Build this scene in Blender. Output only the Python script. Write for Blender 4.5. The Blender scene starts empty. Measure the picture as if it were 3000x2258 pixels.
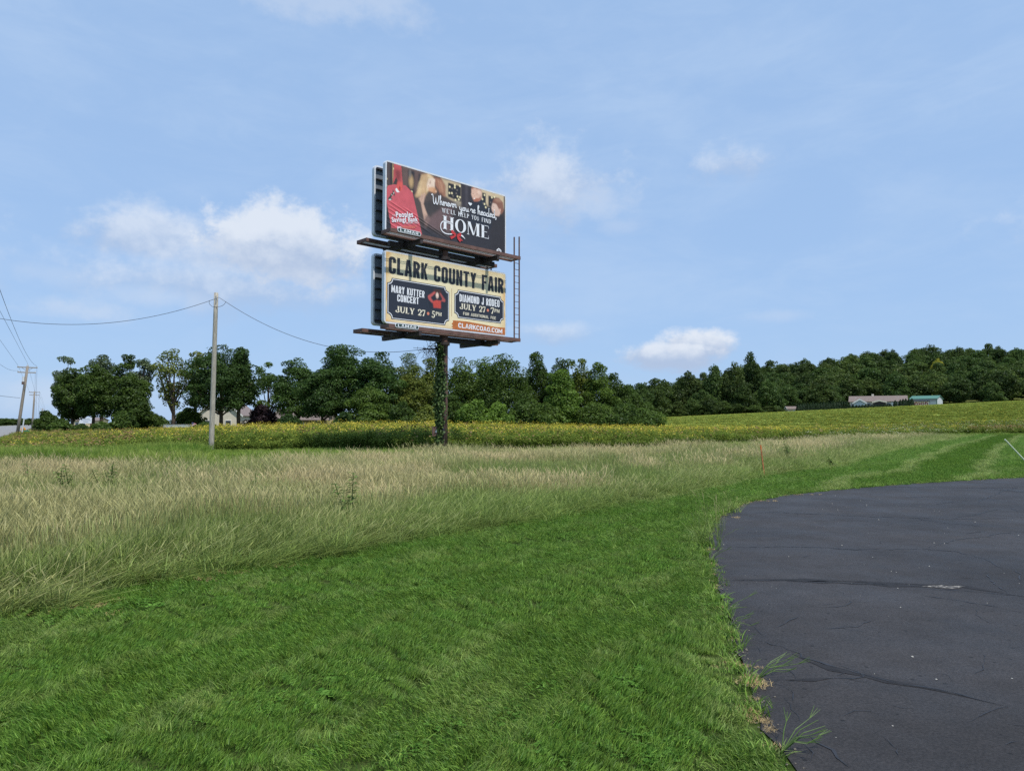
import bpy, math, random
import numpy as np

S = bpy.context.scene
COL = S.collection
RNG = np.random.default_rng(7)
random.seed(7)

# ------------------------------------------------------------------ camera
EYE = 1.65
FPX, CXP, CYP = 2142.0, 1500.0, 1129.0            # focal length and centre for a 3000 x 2258 frame
PITCH = math.atan(111 / 2142)
cam_d = bpy.data.cameras.new('camera')
cam = bpy.data.objects.new('camera', cam_d)
COL.objects.link(cam)
cam.location = (0, 0, EYE)
cam.rotation_euler = (math.pi / 2 + PITCH, 0, 0)
cam_d.sensor_width = 36
cam_d.lens = 36 * FPX / 3000
cam_d.clip_start = 0.05
cam_d.clip_end = 12000
S.camera = cam

CAM = np.array([0.0, 0.0, EYE])
def ray(px, py):
    x, u = px - CXP, CYP - py
    return np.array([x, FPX * math.cos(PITCH) - u * math.sin(PITCH), FPX * math.sin(PITCH) + u * math.cos(PITCH)])
def at(px, py, Y):                                  # the point at distance Y ahead seen at that place
    d = ray(px, py); return CAM + d * (Y / d[1])
def gp(px, py, z=0.0):                              # the point on level ground
    d = ray(px, py); return CAM + d * ((z - EYE) / d[2])

# ------------------------------------------------------------------ view, sun, sky
S.view_settings.view_transform = 'Standard'
S.view_settings.look = 'None'
S.view_settings.exposure = 0.35
S.view_settings.gamma = 1.0
S.view_settings.use_curve_mapping = False
S.render.engine = 'CYCLES'
S.cycles.max_bounces = 3
S.cycles.diffuse_bounces = 2
S.cycles.glossy_bounces = 2
S.cycles.transmission_bounces = 3
S.cycles.transparent_max_bounces = 4
S.cycles.use_denoising = False
S.cycles.use_adaptive_sampling = True
S.cycles.adaptive_threshold = 0.01
S.cycles.sample_clamp_indirect = 6

SUN_EL = math.radians(62)
SUN_AZ = math.atan2(0.70, -0.71)                    # clockwise from +Y: behind the camera, to its right
sd = np.array([math.sin(SUN_AZ) * math.cos(SUN_EL), math.cos(SUN_AZ) * math.cos(SUN_EL), math.sin(SUN_EL)])
sun_d = bpy.data.lights.new('sun', 'SUN')
sun_d.energy = 3.3
sun_d.angle = math.radians(1.2)
sun_d.color = (1.0, 0.955, 0.88)
sun = bpy.data.objects.new('sun', sun_d)
COL.objects.link(sun)
from mathutils import Vector, Matrix, Euler
sun.rotation_euler = Vector(sd).to_track_quat('Z', 'Y').to_euler()
sun.location = (30, -30, 60)

W = bpy.data.worlds.new('World')
S.world = W
W.use_nodes = True
def build_world():
    nt = W.node_tree; nt.nodes.clear()
    N = nt.nodes.new; L = nt.links.new
    out = N('ShaderNodeOutputWorld'); bg = N('ShaderNodeBackground'); bg.inputs[1].default_value = 0.1
    L(bg.outputs[0], out.inputs[0])
    sky = N('ShaderNodeTexSky'); sky.sky_type = 'NISHITA'; sky.sun_disc = False
    sky.sun_elevation = SUN_EL; sky.sun_rotation = SUN_AZ
    sky.air_density = 1.0; sky.dust_density = 0.8; sky.ozone_density = 2.2; sky.altitude = 300
    tc = N('ShaderNodeTexCoord')
    D = tc.outputs['Generated']
    def math_(op, a, b=None, clamp=False):
        n = N('ShaderNodeMath'); n.operation = op; n.use_clamp = clamp
        for i, v in enumerate((a, b)):
            if v is None: continue
            if isinstance(v, (int, float)): n.inputs[i].default_value = v
            else: L(v, n.inputs[i])
        return n.outputs[0]
    def dot(vec):
        n = N('ShaderNodeVectorMath'); n.operation = 'DOT_PRODUCT'
        L(D, n.inputs[0]); n.inputs[1].default_value = tuple(vec); return n.outputs['Value']
    def noise(scale, detail, rough=0.55, stretch=(1, 1, 1), dist=0.0, off=(0, 0, 0)):
        m = N('ShaderNodeMapping'); m.inputs['Scale'].default_value = stretch; m.inputs['Location'].default_value = off
        L(D, m.inputs[0])
        n = N('ShaderNodeTexNoise'); n.inputs['Scale'].default_value = scale; n.inputs['Detail'].default_value = detail
        n.inputs['Roughness'].default_value = rough; n.inputs['Distortion'].default_value = dist
        L(m.outputs[0], n.inputs[0]); return n.outputs['Fac']
    def sstep(v, a, b):
        n = N('ShaderNodeMapRange'); n.interpolation_type = 'SMOOTHSTEP'
        L(v, n.inputs[0]); n.inputs[1].default_value = a; n.inputs[2].default_value = b; return n.outputs[0]
    def mix(f, a, b):
        n = N('ShaderNodeMix'); n.data_type = 'RGBA'
        if isinstance(f, (int, float)): n.inputs[0].default_value = f
        else: L(f, n.inputs[0])
        for i, v in ((6, a), (7, b)):
            if isinstance(v, tuple): n.inputs[i].default_value = (*v, 1)
            else: L(v, n.inputs[i])
        return n.outputs[2]
    nz_fine = noise(14, 6, 0.6, (1, 1, 1.5), 0.2)
    nz_puff = noise(38, 6, 0.62, (1, 1, 1.2), 0.0, (3, 1, 7))
    # thin high haze that whitens the blue evenly, a little thicker in drifting streaks
    veil_n = noise(3.2, 5, 0.6, (1, 1, 2.6), 0.5, (1.3, 4.2, 0.4))
    col = mix(SKY['veil'], sky.outputs[0], SKY['veil_col'])
    veil_2 = noise(7.5, 5, 0.65, (1, 1, 3.2), 0.8, (5.3, 0.2, 2.4))
    st = math_('MULTIPLY', sstep(math_('ADD', math_('MULTIPLY', veil_n, .65), math_('MULTIPLY', veil_2, .35)), 0.40, 0.72), SKY['streak'])
    col = mix(st, col, SKY['streak_col'])
    sep = N('ShaderNodeSeparateXYZ'); L(D, sep.inputs[0])
    az = math_('ARCTAN2', sep.outputs[0], sep.outputs[1]); el = math_('ARCSINE', sep.outputs[2])
    cmb = N('ShaderNodeCombineXYZ'); L(az, cmb.inputs[0]); L(el, cmb.inputs[1])
    nz = math_('ADD', math_('MULTIPLY', nz_puff, 0.8), nz_fine)
    nz = math_('SUBTRACT', nz, 0.9)
    dens = None; shade = None
    for (px, py, rx, ry, soft, amp, op) in CLOUDS:
        c = ray(px, py); c /= np.linalg.norm(c)
        a0, e0 = math.atan2(c[0], c[1]), math.asin(c[2])
        ca = math.cos(e0); sx, sy = FPX * ca / rx, FPX / ry
        vm = N('ShaderNodeVectorMath'); vm.operation = 'MULTIPLY_ADD'; L(cmb.outputs[0], vm.inputs[0])
        vm.inputs[1].default_value = (sx, sy, 0); vm.inputs[2].default_value = (-a0 * sx, -e0 * sy, 0)
        ln = N('ShaderNodeVectorMath'); ln.operation = 'LENGTH'; L(vm.outputs[0], ln.inputs[0])
        v = N('ShaderNodeMath'); v.operation = 'MULTIPLY_ADD'; L(nz, v.inputs[0]); v.inputs[1].default_value = amp; 
        inv = math_('SUBTRACT', 1.0, ln.outputs['Value']); L(inv, v.inputs[2])
        mr = N('ShaderNodeMapRange'); mr.interpolation_type = 'SMOOTHSTEP'; L(v.outputs[0], mr.inputs[0]); mr.inputs[1].default_value = 0; mr.inputs[2].default_value = soft; mr.inputs[4].default_value = op
        m = mr.outputs[0]
        dens = m if dens is None else math_('MAXIMUM', dens, m)
        if op > .45:
            sp_ = N('ShaderNodeSeparateXYZ'); L(vm.outputs[0], sp_.inputs[0])
            yv = N('ShaderNodeMath'); yv.operation = 'MULTIPLY_ADD'; L(nz, yv.inputs[0]); yv.inputs[1].default_value = 1.3; L(sp_.outputs[1], yv.inputs[2])
            sh = math_('MULTIPLY', sstep(yv.outputs[0], -0.50, 0.50), m)
        else: sh = math_('MULTIPLY', m, .75)
        shade = sh if shade is None else math_('MAXIMUM', shade, sh)
    ccol = mix(math_('DIVIDE', shade, math_('MAXIMUM', dens, 0.001)), SKY['cloud_lo'], SKY['cloud_hi'])
    col = mix(dens, col, ccol)
    L(col, bg.inputs[0])
SKY = dict(veil=0.80, streak=0.42, veil_col=(3.0, 4.55, 7.1), streak_col=(4.0, 5.2, 7.0), cloud_lo=(3.5, 4.35, 5.9), cloud_hi=(5.9, 6.4, 7.2))
K = 3000 / 2212
CLOUDS = [(a * K, b * K, c * K, d * K, s, n, o) for (a, b, c, d, s, n, o) in [
    (330, 505, 170, 78, .7, 1.0, .70), (600, 535, 205, 112, .50, 1.2, .95), (470, 612, 380, 80, .9, 1.0, .60), (500, 560, 260, 90, .9, 1.1, .66),
    (1190, 395, 180, 115, .9, 1.5, .72), (1280, 430, 110, 64, 1.0, 1.4, .42), (1110, 440, 120, 55, 1.0, 1.3, .36),
    (1590, 352, 105, 52, 1.0, 1.6, .58), (1450, 768, 135, 40, .40, .8, .95), (1500, 748, 100, 48, .40, .9, 1.0),
    (1190, 718, 120, 32, 1.0, 1.3, .50), (720, 10, 260, 52, 1.0, 1.6, .40),
    (185, 672, 150, 34, 1.0, 1.4, .44), (110, 590, 150, 34, 1.0, 1.2, .25), (330, 640, 160, 38, 1.0, 1.1, .38),
    (140, 850, 190, 46, 1.0, 1.0, .38), (1690, 682, 90, 18, 1.0, 1.0, .22), (1340, 490, 80, 30, 1., 1.2, .25),
    (-380, 520, 300, 110, .8, 1.1, .6), (2700, 420, 330, 120, .8, 1.1, .6)]]
build_world()
W.cycles.sampling_method = 'MANUAL'; W.cycles.sample_map_resolution = 256

# ------------------------------------------------------------------ helpers
def srgb(*c):
    if len(c) == 1 and isinstance(c[0], str):
        h = c[0].lstrip('#'); c = [int(h[i:i + 2], 16) for i in (0, 2, 4)]
    o = []
    for v in c:
        v /= 255.0
        o.append(v / 12.92 if v <= 0.04045 else ((v + 0.055) / 1.055) ** 2.4)
    return tuple(o)

def tag(o, label, cat, group=None):
    o['label'] = label; o['category'] = cat
    if group: o['group'] = group
    return o
def kind(o, k): o['kind'] = k; return o
def link(o, parent=None):
    COL.objects.link(o)
    if parent is not None: o.parent = parent
    return o
def empty(name, loc=(0, 0, 0), rz=0.0):
    o = bpy.data.objects.new(name, None); o.location = tuple(float(v) for v in loc); o.rotation_euler = (0, 0, rz)
    o.empty_display_size = 0.2
    return link(o)
def mesh_obj(name, me, parent=None):
    return link(bpy.data.objects.new(name, me), parent)

class MB:
    """collects shapes into one mesh"""
    def __init__(s): s.v = []; s.f = []; s.n = 0
    def add(s, V, F):
        b = s.n
        V = [tuple(float(c) for c in p) for p in V]
        s.v += V; s.f += [tuple(i + b for i in f) for f in F]; s.n += len(V); return s
    def box(s, c, d, M=None):
        x, y, z = [q / 2 for q in d]
        V = [(-x, -y, -z), (x, -y, -z), (x, y, -z), (-x, y, -z), (-x, -y, z), (x, -y, z), (x, y, z), (-x, y, z)]
        if M is not None: V = [tuple(M @ Vector(p)) for p in V]
        V = [(p[0] + c[0], p[1] + c[1], p[2] + c[2]) for p in V]
        return s.add(V, [(3, 2, 1, 0), (4, 5, 6, 7), (0, 1, 5, 4), (1, 2, 6, 5), (2, 3, 7, 6), (3, 0, 4, 7)])
    def tube(s, pts, r, n=8, cap=True):
        pts = [np.array(p, float) for p in pts]
        if not hasattr(r, '__len__'): r = [r] * len(pts)
        rings = []; V = []; F = []
        up = None
        for i, p in enumerate(pts):
            t = pts[min(i + 1, len(pts) - 1)] - pts[max(i - 1, 0)]
            t = t / (np.linalg.norm(t) + 1e-9)
            if up is None:
                up = np.array([0, 0, 1.0]) if abs(t[2]) < .9 else np.array([1.0, 0, 0])
            a = np.cross(t, up); a /= np.linalg.norm(a) + 1e-9; b = np.cross(a, t); up = b
            for k in range(n):
                q = 2 * math.pi * k / n
                V.append(p + r[i] * (a * math.cos(q) + b * math.sin(q)))
        for i in range(len(pts) - 1):
            for k in range(n):
                k2 = (k + 1) % n
                F.append((i * n + k, i * n + k2, (i + 1) * n + k2, (i + 1) * n + k))
        if cap:
            F.append(tuple(range(n))[::-1]); F.append(tuple((len(pts) - 1) * n + k for k in range(n)))
        return s.add(V, F)
    def prism(s, poly, M, depth):
        """poly in local x,z; extruded along local y from 0 to depth; M maps local -> parent"""
        n = len(poly)
        V = [M @ Vector((p[0], 0, p[1])) for p in poly] + [M @ Vector((p[0], depth, p[1])) for p in poly]
        F = [tuple(range(n)), tuple(range(2 * n - 1, n - 1, -1))]
        for k in range(n):
            k2 = (k + 1) % n; F.append((k, k + n, k2 + n, k2))
        return s.add(V, F)
    def build(s, name, mat, parent=None, smooth=False):
        me = bpy.data.meshes.new(name)
        me.from_pydata(s.v, [], s.f); me.update()
        me.materials.append(mat)
        if smooth: me.polygons.foreach_set('use_smooth', [True] * len(me.polygons))
        return mesh_obj(name, me, parent)

def np_mesh(name, V, F, mat, attr=None, smooth=False):
    """V (n,3), F (m,k) arrays; attr: dict name -> (n,) float per vertex or (n,3) colour per vertex"""
    V = np.asarray(V, np.float32); F = np.asarray(F, np.int32)
    me = bpy.data.meshes.new(name)
    me.vertices.add(len(V)); me.vertices.foreach_set('co', V.ravel())
    m, k = F.shape
    me.loops.add(m * k); me.loops.foreach_set('vertex_index', F.ravel())
    me.polygons.add(m); me.polygons.foreach_set('loop_start', np.arange(0, m * k, k, dtype=np.int32))
    try: me.polygons.foreach_set('loop_total', np.full(m, k, np.int32))
    except Exception: pass
    if smooth: me.polygons.foreach_set('use_smooth', np.ones(m, bool))
    me.update(calc_edges=True)
    for nm, a in (attr or {}).items():
        a = np.asarray(a, np.float32)
        if a.ndim == 1:
            at_ = me.attributes.new(nm, 'FLOAT', 'POINT'); at_.data.foreach_set('value', a)
        else:
            at_ = me.attributes.new(nm, 'FLOAT_COLOR', 'POINT')
            at_.data.foreach_set('color', np.concatenate([a, np.ones((len(a), 1), np.float32)], 1).ravel())
    if mat: me.materials.append(mat)
    return me

# ------------------------------------------------------------------ materials
MATS = {}
def material(name, col, rough=0.7, var=0.0, scale=8.0, bump=0.0, bscale=60.0, metal=0.0, spec=0.5, col2=None, stretch=(1, 1, 1), lo=.35, hi=.65, detail=6, coord='Object'):
    if name in MATS: return MATS[name]
    m = bpy.data.materials.new(name); m.use_nodes = True
    nt = m.node_tree; b = nt.nodes['Principled BSDF']; N = nt.nodes.new; L = nt.links.new
    b.inputs['Base Color'].default_value = (*col, 1); b.inputs['Roughness'].default_value = rough
    b.inputs['Metallic'].default_value = metal
    b.inputs['Specular IOR Level'].default_value = spec
    if var > 0 or col2 or bump > 0:
        tc = N('ShaderNodeTexCoord'); mp = N('ShaderNodeMapping'); mp.inputs['Scale'].default_value = stretch
        L(tc.outputs[coord], mp.inputs[0])
    if var > 0 or col2:
        nz = N('ShaderNodeTexNoise'); nz.inputs['Scale'].default_value = scale; nz.inputs['Detail'].default_value = detail
        nz.inputs['Roughness'].default_value = 0.65
        L(mp.outputs[0], nz.inputs[0])
        mr = N('ShaderNodeMapRange'); mr.interpolation_type = 'SMOOTHSTEP'
        L(nz.outputs['Fac'], mr.inputs[0]); mr.inputs[1].default_value = lo; mr.inputs[2].default_value = hi
        mx = N('ShaderNodeMix'); mx.data_type = 'RGBA'; L(mr.outputs[0], mx.inputs[0])
        mx.inputs[6].default_value = (*[c * (1 - var) for c in col], 1)
        c2 = col2 if col2 else [min(1, c * (1 + var)) for c in col]
        mx.inputs[7].default_value = (*c2, 1)
        L(mx.outputs[2], b.inputs['Base Color'])
    if bump > 0:
        nb = N('ShaderNodeTexNoise'); nb.inputs['Scale'].default_value = bscale; nb.inputs['Detail'].default_value = 5
        L(mp.outputs[0], nb.inputs[0])
        bp = N('ShaderNodeBump'); bp.inputs['Strength'].default_value = bump; bp.inputs['Distance'].default_value = 0.02
        L(nb.outputs['Fac'], bp.inputs['Height']); L(bp.outputs[0], b.inputs['Normal'])
    MATS[name] = m
    return m

def leaf_material(name, dark, light, transl=0.3, obj_var=0.25, tip=None, attr_mix=True, hue=0.0):
    """foliage: colour varies from leaf to leaf (vertex attribute r), from plant to plant (object random) and, with tip, along the blade (attribute h)"""
    if name in MATS: return MATS[name]
    m = bpy.data.materials.new(name); m.use_nodes = True
    nt = m.node_tree; nt.nodes.clear(); N = nt.nodes.new; L = nt.links.new
    out = N('ShaderNodeOutputMaterial')
    ar = N('ShaderNodeAttribute'); ar.attribute_name = 'r'
    mx = N('ShaderNodeMix'); mx.data_type = 'RGBA'
    L(ar.outputs['Fac'], mx.inputs[0]); mx.inputs[6].default_value = (*dark, 1); mx.inputs[7].default_value = (*light, 1)
    col = mx.outputs[2]
    if tip is not None:
        ah = N('ShaderNodeAttribute'); ah.attribute_name = 'h'
        at_ = N('ShaderNodeAttribute'); at_.attribute_name = 'tint'; at_.attribute_type = 'INSTANCER'
        mu = N('ShaderNodeMath'); mu.operation = 'MULTIPLY'; mu.use_clamp = True
        L(ah.outputs['Fac'], mu.inputs[0]); L(at_.outputs['Fac'], mu.inputs[1])
        m2 = N('ShaderNodeMix'); m2.data_type = 'RGBA'; L(mu.outputs[0], m2.inputs[0]); L(col, m2.inputs[6]); m2.inputs[7].default_value = (*tip, 1)
        col = m2.outputs[2]
    oi = N('ShaderNodeObjectInfo')
    hs = N('ShaderNodeHueSaturation')
    mr = N('ShaderNodeMapRange'); L(oi.outputs['Random'], mr.inputs[0]); mr.inputs[3].default_value = 1 - obj_var; mr.inputs[4].default_value = 1 + obj_var
    L(mr.outputs[0], hs.inputs['Value'])
    if hue:
        mh = N('ShaderNodeMath'); mh.operation = 'FRACT'
        ml = N('ShaderNodeMath'); ml.operation = 'MULTIPLY'; ml.inputs[1].default_value = 7.31; L(oi.outputs['Random'], ml.inputs[0]); L(ml.outputs[0], mh.inputs[0])
        mr2 = N('ShaderNodeMapRange'); L(mh.outputs[0], mr2.inputs[0]); mr2.inputs[3].default_value = 0.5 - hue; mr2.inputs[4].default_value = 0.5 + hue * .7
        L(mr2.outputs[0], hs.inputs['Hue'])
    L(col, hs.inputs['Color'])
    d = N('ShaderNodeBsdfDiffuse'); t = N('ShaderNodeBsdfTranslucent'); L(hs.outputs[0], d.inputs[0]); L(hs.outputs[0], t.inputs[0])
    g = N('ShaderNodeBsdfGlossy'); g.inputs['Roughness'].default_value = 0.5; g.inputs[0].default_value = (.9, .95, 1, 1)
    ms = N('ShaderNodeMixShader'); ms.inputs[0].default_value = transl; L(d.outputs[0], ms.inputs[1]); L(t.outputs[0], ms.inputs[2])
    mg = N('ShaderNodeMixShader'); mg.inputs[0].default_value = 0.012; L(ms.outputs[0], mg.inputs[1]); L(g.outputs[0], mg.inputs[2])
    L(mg.outputs[0], out.inputs[0])
    MATS[name] = m
    return m

def paint_material(name, attr='print', rough=0.55):
    """printed vinyl: flat print stored on the sheet"""
    if name in MATS: return MATS[name]
    m = bpy.data.materials.new(name); m.use_nodes = True
    nt = m.node_tree; b = nt.nodes['Principled BSDF']
    a = nt.nodes.new('ShaderNodeAttribute'); a.attribute_name = attr
    nt.links.new(a.outputs['Color'], b.inputs['Base Color']); b.inputs['Roughness'].default_value = rough
    MATS[name] = m; return m

# ------------------------------------------------------------------ scattering (for what nobody could count)
LIB = {}
def library(name, meshes):
    c = bpy.data.collections.new(name + '_sources')
    for i, me in enumerate(meshes):
        o = bpy.data.objects.new('%s_%02d' % (name, i), me); c.objects.link(o)
    LIB[name] = (c, len(meshes)); return c

def scatter(name, lib, P, rot, scl, idx, tint=None):
    n = len(P)
    me = bpy.data.meshes.new(name)
    me.vertices.add(n); me.vertices.foreach_set('co', np.asarray(P, np.float32).ravel())
    a = me.attributes.new('rot', 'FLOAT_VECTOR', 'POINT'); a.data.foreach_set('vector', np.asarray(rot, np.float32).ravel())
    scl = np.asarray(scl, np.float32)
    if scl.ndim == 1: scl = np.repeat(scl[:, None], 3, 1)
    a = me.attributes.new('scl', 'FLOAT_VECTOR', 'POINT'); a.data.foreach_set('vector', scl.ravel())
    a = me.attributes.new('idx', 'INT', 'POINT'); a.data.foreach_set('value', np.asarray(idx, np.int32))
    a = me.attributes.new('tint', 'FLOAT', 'POINT'); a.data.foreach_set('value', np.asarray(tint if tint is not None else np.zeros(n), np.float32))
    o = mesh_obj(name, me)
    ng = bpy.data.node_groups.new(name + '_scatter', 'GeometryNodeTree')
    ng.interface.new_socket('Geometry', in_out='INPUT', socket_type='NodeSocketGeometry')
    ng.interface.new_socket('Geometry', in_out='OUTPUT', socket_type='NodeSocketGeometry')
    N = ng.nodes.new; L = ng.links.new
    gi = N('NodeGroupInput'); go = N('NodeGroupOutput')
    ci = N('GeometryNodeCollectionInfo'); ci.inputs['Collection'].default_value = LIB[lib][0]
    ci.inputs['Separate Children'].default_value = True; ci.inputs['Reset Children'].default_value = True
    ip = N('GeometryNodeInstanceOnPoints'); ip.inputs['Pick Instance'].default_value = True
    def na(nm, t):
        x = N('GeometryNodeInputNamedAttribute'); x.data_type = t; x.inputs['Name'].default_value = nm
        return x.outputs['Attribute']
    er = N('FunctionNodeEulerToRotation')
    L(na('rot', 'FLOAT_VECTOR'), er.inputs[0])
    L(gi.outputs[0], ip.inputs['Points']); L(ci.outputs[0], ip.inputs['Instance'])
    L(na('idx', 'INT'), ip.inputs['Instance Index']); L(er.outputs[0], ip.inputs['Rotation']); L(na('scl', 'FLOAT_VECTOR'), ip.inputs['Scale'])
    L(ip.outputs[0], go.inputs[0])
    md = o.modifiers.new('scatter', 'NODES'); md.node_group = ng
    kind(o, 'stuff')
    return o

def in_poly(X, Y, poly):
    poly = np.asarray(poly)[:, :2]; r = np.zeros(X.shape, bool); n = len(poly)
    for i in range(n):
        x1, y1 = poly[i]; x2, y2 = poly[(i + 1) % n]
        c = ((y1 > Y) != (y2 > Y)) & (X < (x2 - x1) * (Y - y1) / (y2 - y1 + 1e-12) + x1)
        r ^= c
    return r
def seg_dist(X, Y, line):
    """distance to a polyline and the direction of its nearest segment"""
    line = np.asarray(line)[:, :2]; best = np.full(X.shape, 1e9); ang = np.zeros(X.shape)
    for (x1, y1), (x2, y2) in zip(line[:-1], line[1:]):
        dx, dy = x2 - x1, y2 - y1; l2 = dx * dx + dy * dy + 1e-12
        t = np.clip(((X - x1) * dx + (Y - y1) * dy) / l2, 0, 1)
        d = np.hypot(X - x1 - t * dx, Y - y1 - t * dy); k = d < best
        best = np.where(k, d, best); ang = np.where(k, math.atan2(dy, dx), ang)
    return best, ang
def vnoise(X, Y, scale, seed=0):
    """smooth value noise 0..1"""
    g = np.random.default_rng(seed).random((256, 256))
    x = X / scale + 1000.3; y = Y / scale + 1000.7
    i = np.floor(x).astype(int); j = np.floor(y).astype(int); fx = x - i; fy = y - j
    fx = fx * fx * (3 - 2 * fx); fy = fy * fy * (3 - 2 * fy)
    a = g[i % 256, j % 256]; b = g[(i + 1) % 256, j % 256]; c = g[i % 256, (j + 1) % 256]; d = g[(i + 1) % 256, (j + 1) % 256]
    return (a * (1 - fx) + b * fx) * (1 - fy) + (c * (1 - fx) + d * fx) * fy
def sm(t):
    t = np.clip(t, 0, 1); return t * t * (3 - 2 * t)
# ------------------------------------------------------------------ terrain
def terr(x, y):
    x = np.asarray(x, float); y = np.asarray(y, float)
    a = x / np.maximum(y, 1.0)
    h = (0.6 + 11.8 * np.clip(a + 0.02, 0, 0.8)) * sm((y - 80) / 180)
    hill = sm((y - 262) / 260) * 30 * sm((a - 0.10) / 0.38)
    return np.where(y > 1, h + hill, 0.0)

# outlines on the ground, traced along the edges seen from the camera
EDGE = [gp(x * K, y * K)[:2] for x, y in [(1800, 1820), (1720, 1665), (1685, 1622), (1650, 1580), (1635, 1530), (1612, 1475), (1600, 1440), (1592, 1390), (1575, 1335), (1556, 1290), (1542, 1235), (1528, 1185),
        (1531, 1152), (1558, 1118), (1585, 1101), (1620, 1087), (1700, 1071), (1800, 1060.5), (1900, 1051.5), (2000, 1044.5), (2100, 1038), (2212, 1032.5)]]
EDGE = [np.array([1.0, 1.2]), np.array([1.05, 2.0])] + EDGE[1:]
EDGE = EDGE + [EDGE[-1] + np.array([4.5, 1.6]), EDGE[-1] + np.array([10, 3.2]), EDGE[-1] + np.array([22, 5.0])]
def densify(line, step=0.25, jit=0.0, seed=1):
    r = np.random.default_rng(seed); out = []
    for p, q in zip(line[:-1], line[1:]):
        n = max(1, int(np.linalg.norm(q - p) / step))
        for k in range(n):
            o = p + (q - p) * k / n
            out.append(o + r.normal(0, jit, 2))
    out.append(line[-1]); return out
EDGE_D = densify(EDGE, 0.13, 0.018)
BORDER_PX = [(-500, 1960), (0, 1812), (190, 1795), (271, 1747), (452, 1716), (678, 1682), (900, 1650), (1126, 1609), (1307, 1573), (1420, 1555), (1578, 1532), (1714, 1508), (1894, 1469),
             (2000, 1452), (2226, 1400), (2407, 1379), (2588, 1330), (2854, 1277.5)]
BORDER = [gp(*p)[:2] for p in BORDER_PX]
BORDER = [np.array([-12.0, 2.0])] + BORDER + [gp(2990, 1277.0)[:2], gp(3300, 1277)[:2]]
LAWN = BORDER + [np.array([140.0, 60.0]), np.array([60.0, 30.0])] + EDGE[::-1] + [np.array([1.0, -6.0]), np.array([-14.0, -6.0])]

def grid_mesh(name, mat, xs, ys, zoff=0.0):
    X, Y = np.meshgrid(xs, ys); Z = terr(X, Y) + zoff
    V = np.stack([X, Y, Z], -1).reshape(-1, 3); w = len(xs)
    i = np.arange((len(ys) - 1) * w).reshape(-1, w)[:, :-1].ravel()
    return np_mesh(name, V, np.stack([i, i + 1, i + w + 1, i + w], 1), mat, smooth=True)

soil = material('meadow_soil', (0.075, 0.088, 0.028), 0.95, var=0.3, scale=0.5, col2=(0.145, 0.165, 0.045), bump=0.3, bscale=14, spec=.05)
g1 = np.array(list(np.arange(-60, 61, 3.0)))
far = np.array([-4000, -2500, -1600, -1100, -800, -600, -480, -400, -340, -290, -250, -215, -185, -160, -140, -120, -105, -90, -75])
xs = np.concatenate([far, g1, -far[::-1]])
ys = np.concatenate([[-1500, -600, -250, -100, -40, -15], np.arange(0, 80, 4.0), np.arange(80, 300, 7.0), np.arange(300, 640, 14.0), [680, 750, 850, 1000, 1300, 1800, 2600, 4000]])
ground = kind(mesh_obj('ground', grid_mesh('ground', soil, xs, ys, -0.02)), 'structure')

def poly_sheet(name, outline, mat, z, parent=None):
    import bmesh
    bm = bmesh.new()
    vs = [bm.verts.new((float(p[0]), float(p[1]), float(z(p[0], p[1])) if callable(z) else z)) for p in outline]
    f = bm.faces.new(vs)
    if f.normal.z < 0: f.normal_flip()
    bm.normal_update()
    if f.normal.z < 0: f.normal_flip()
    bmesh.ops.triangulate(bm, faces=bm.faces[:])
    me = bpy.data.meshes.new(name); bm.to_mesh(me); bm.free(); me.materials.append(mat)
    return mesh_obj(name, me, parent)

lawn_m = material('lawn_thatch', (0.032, 0.062, 0.012), 0.95, var=0.45, scale=9, col2=(0.060, 0.085, 0.022), bump=0.5, bscale=40, spec=0.05)
lawn = kind(poly_sheet('lawn', LAWN, lawn_m, lambda x, y: terr(x, y) + 0.012), 'structure')

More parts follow.
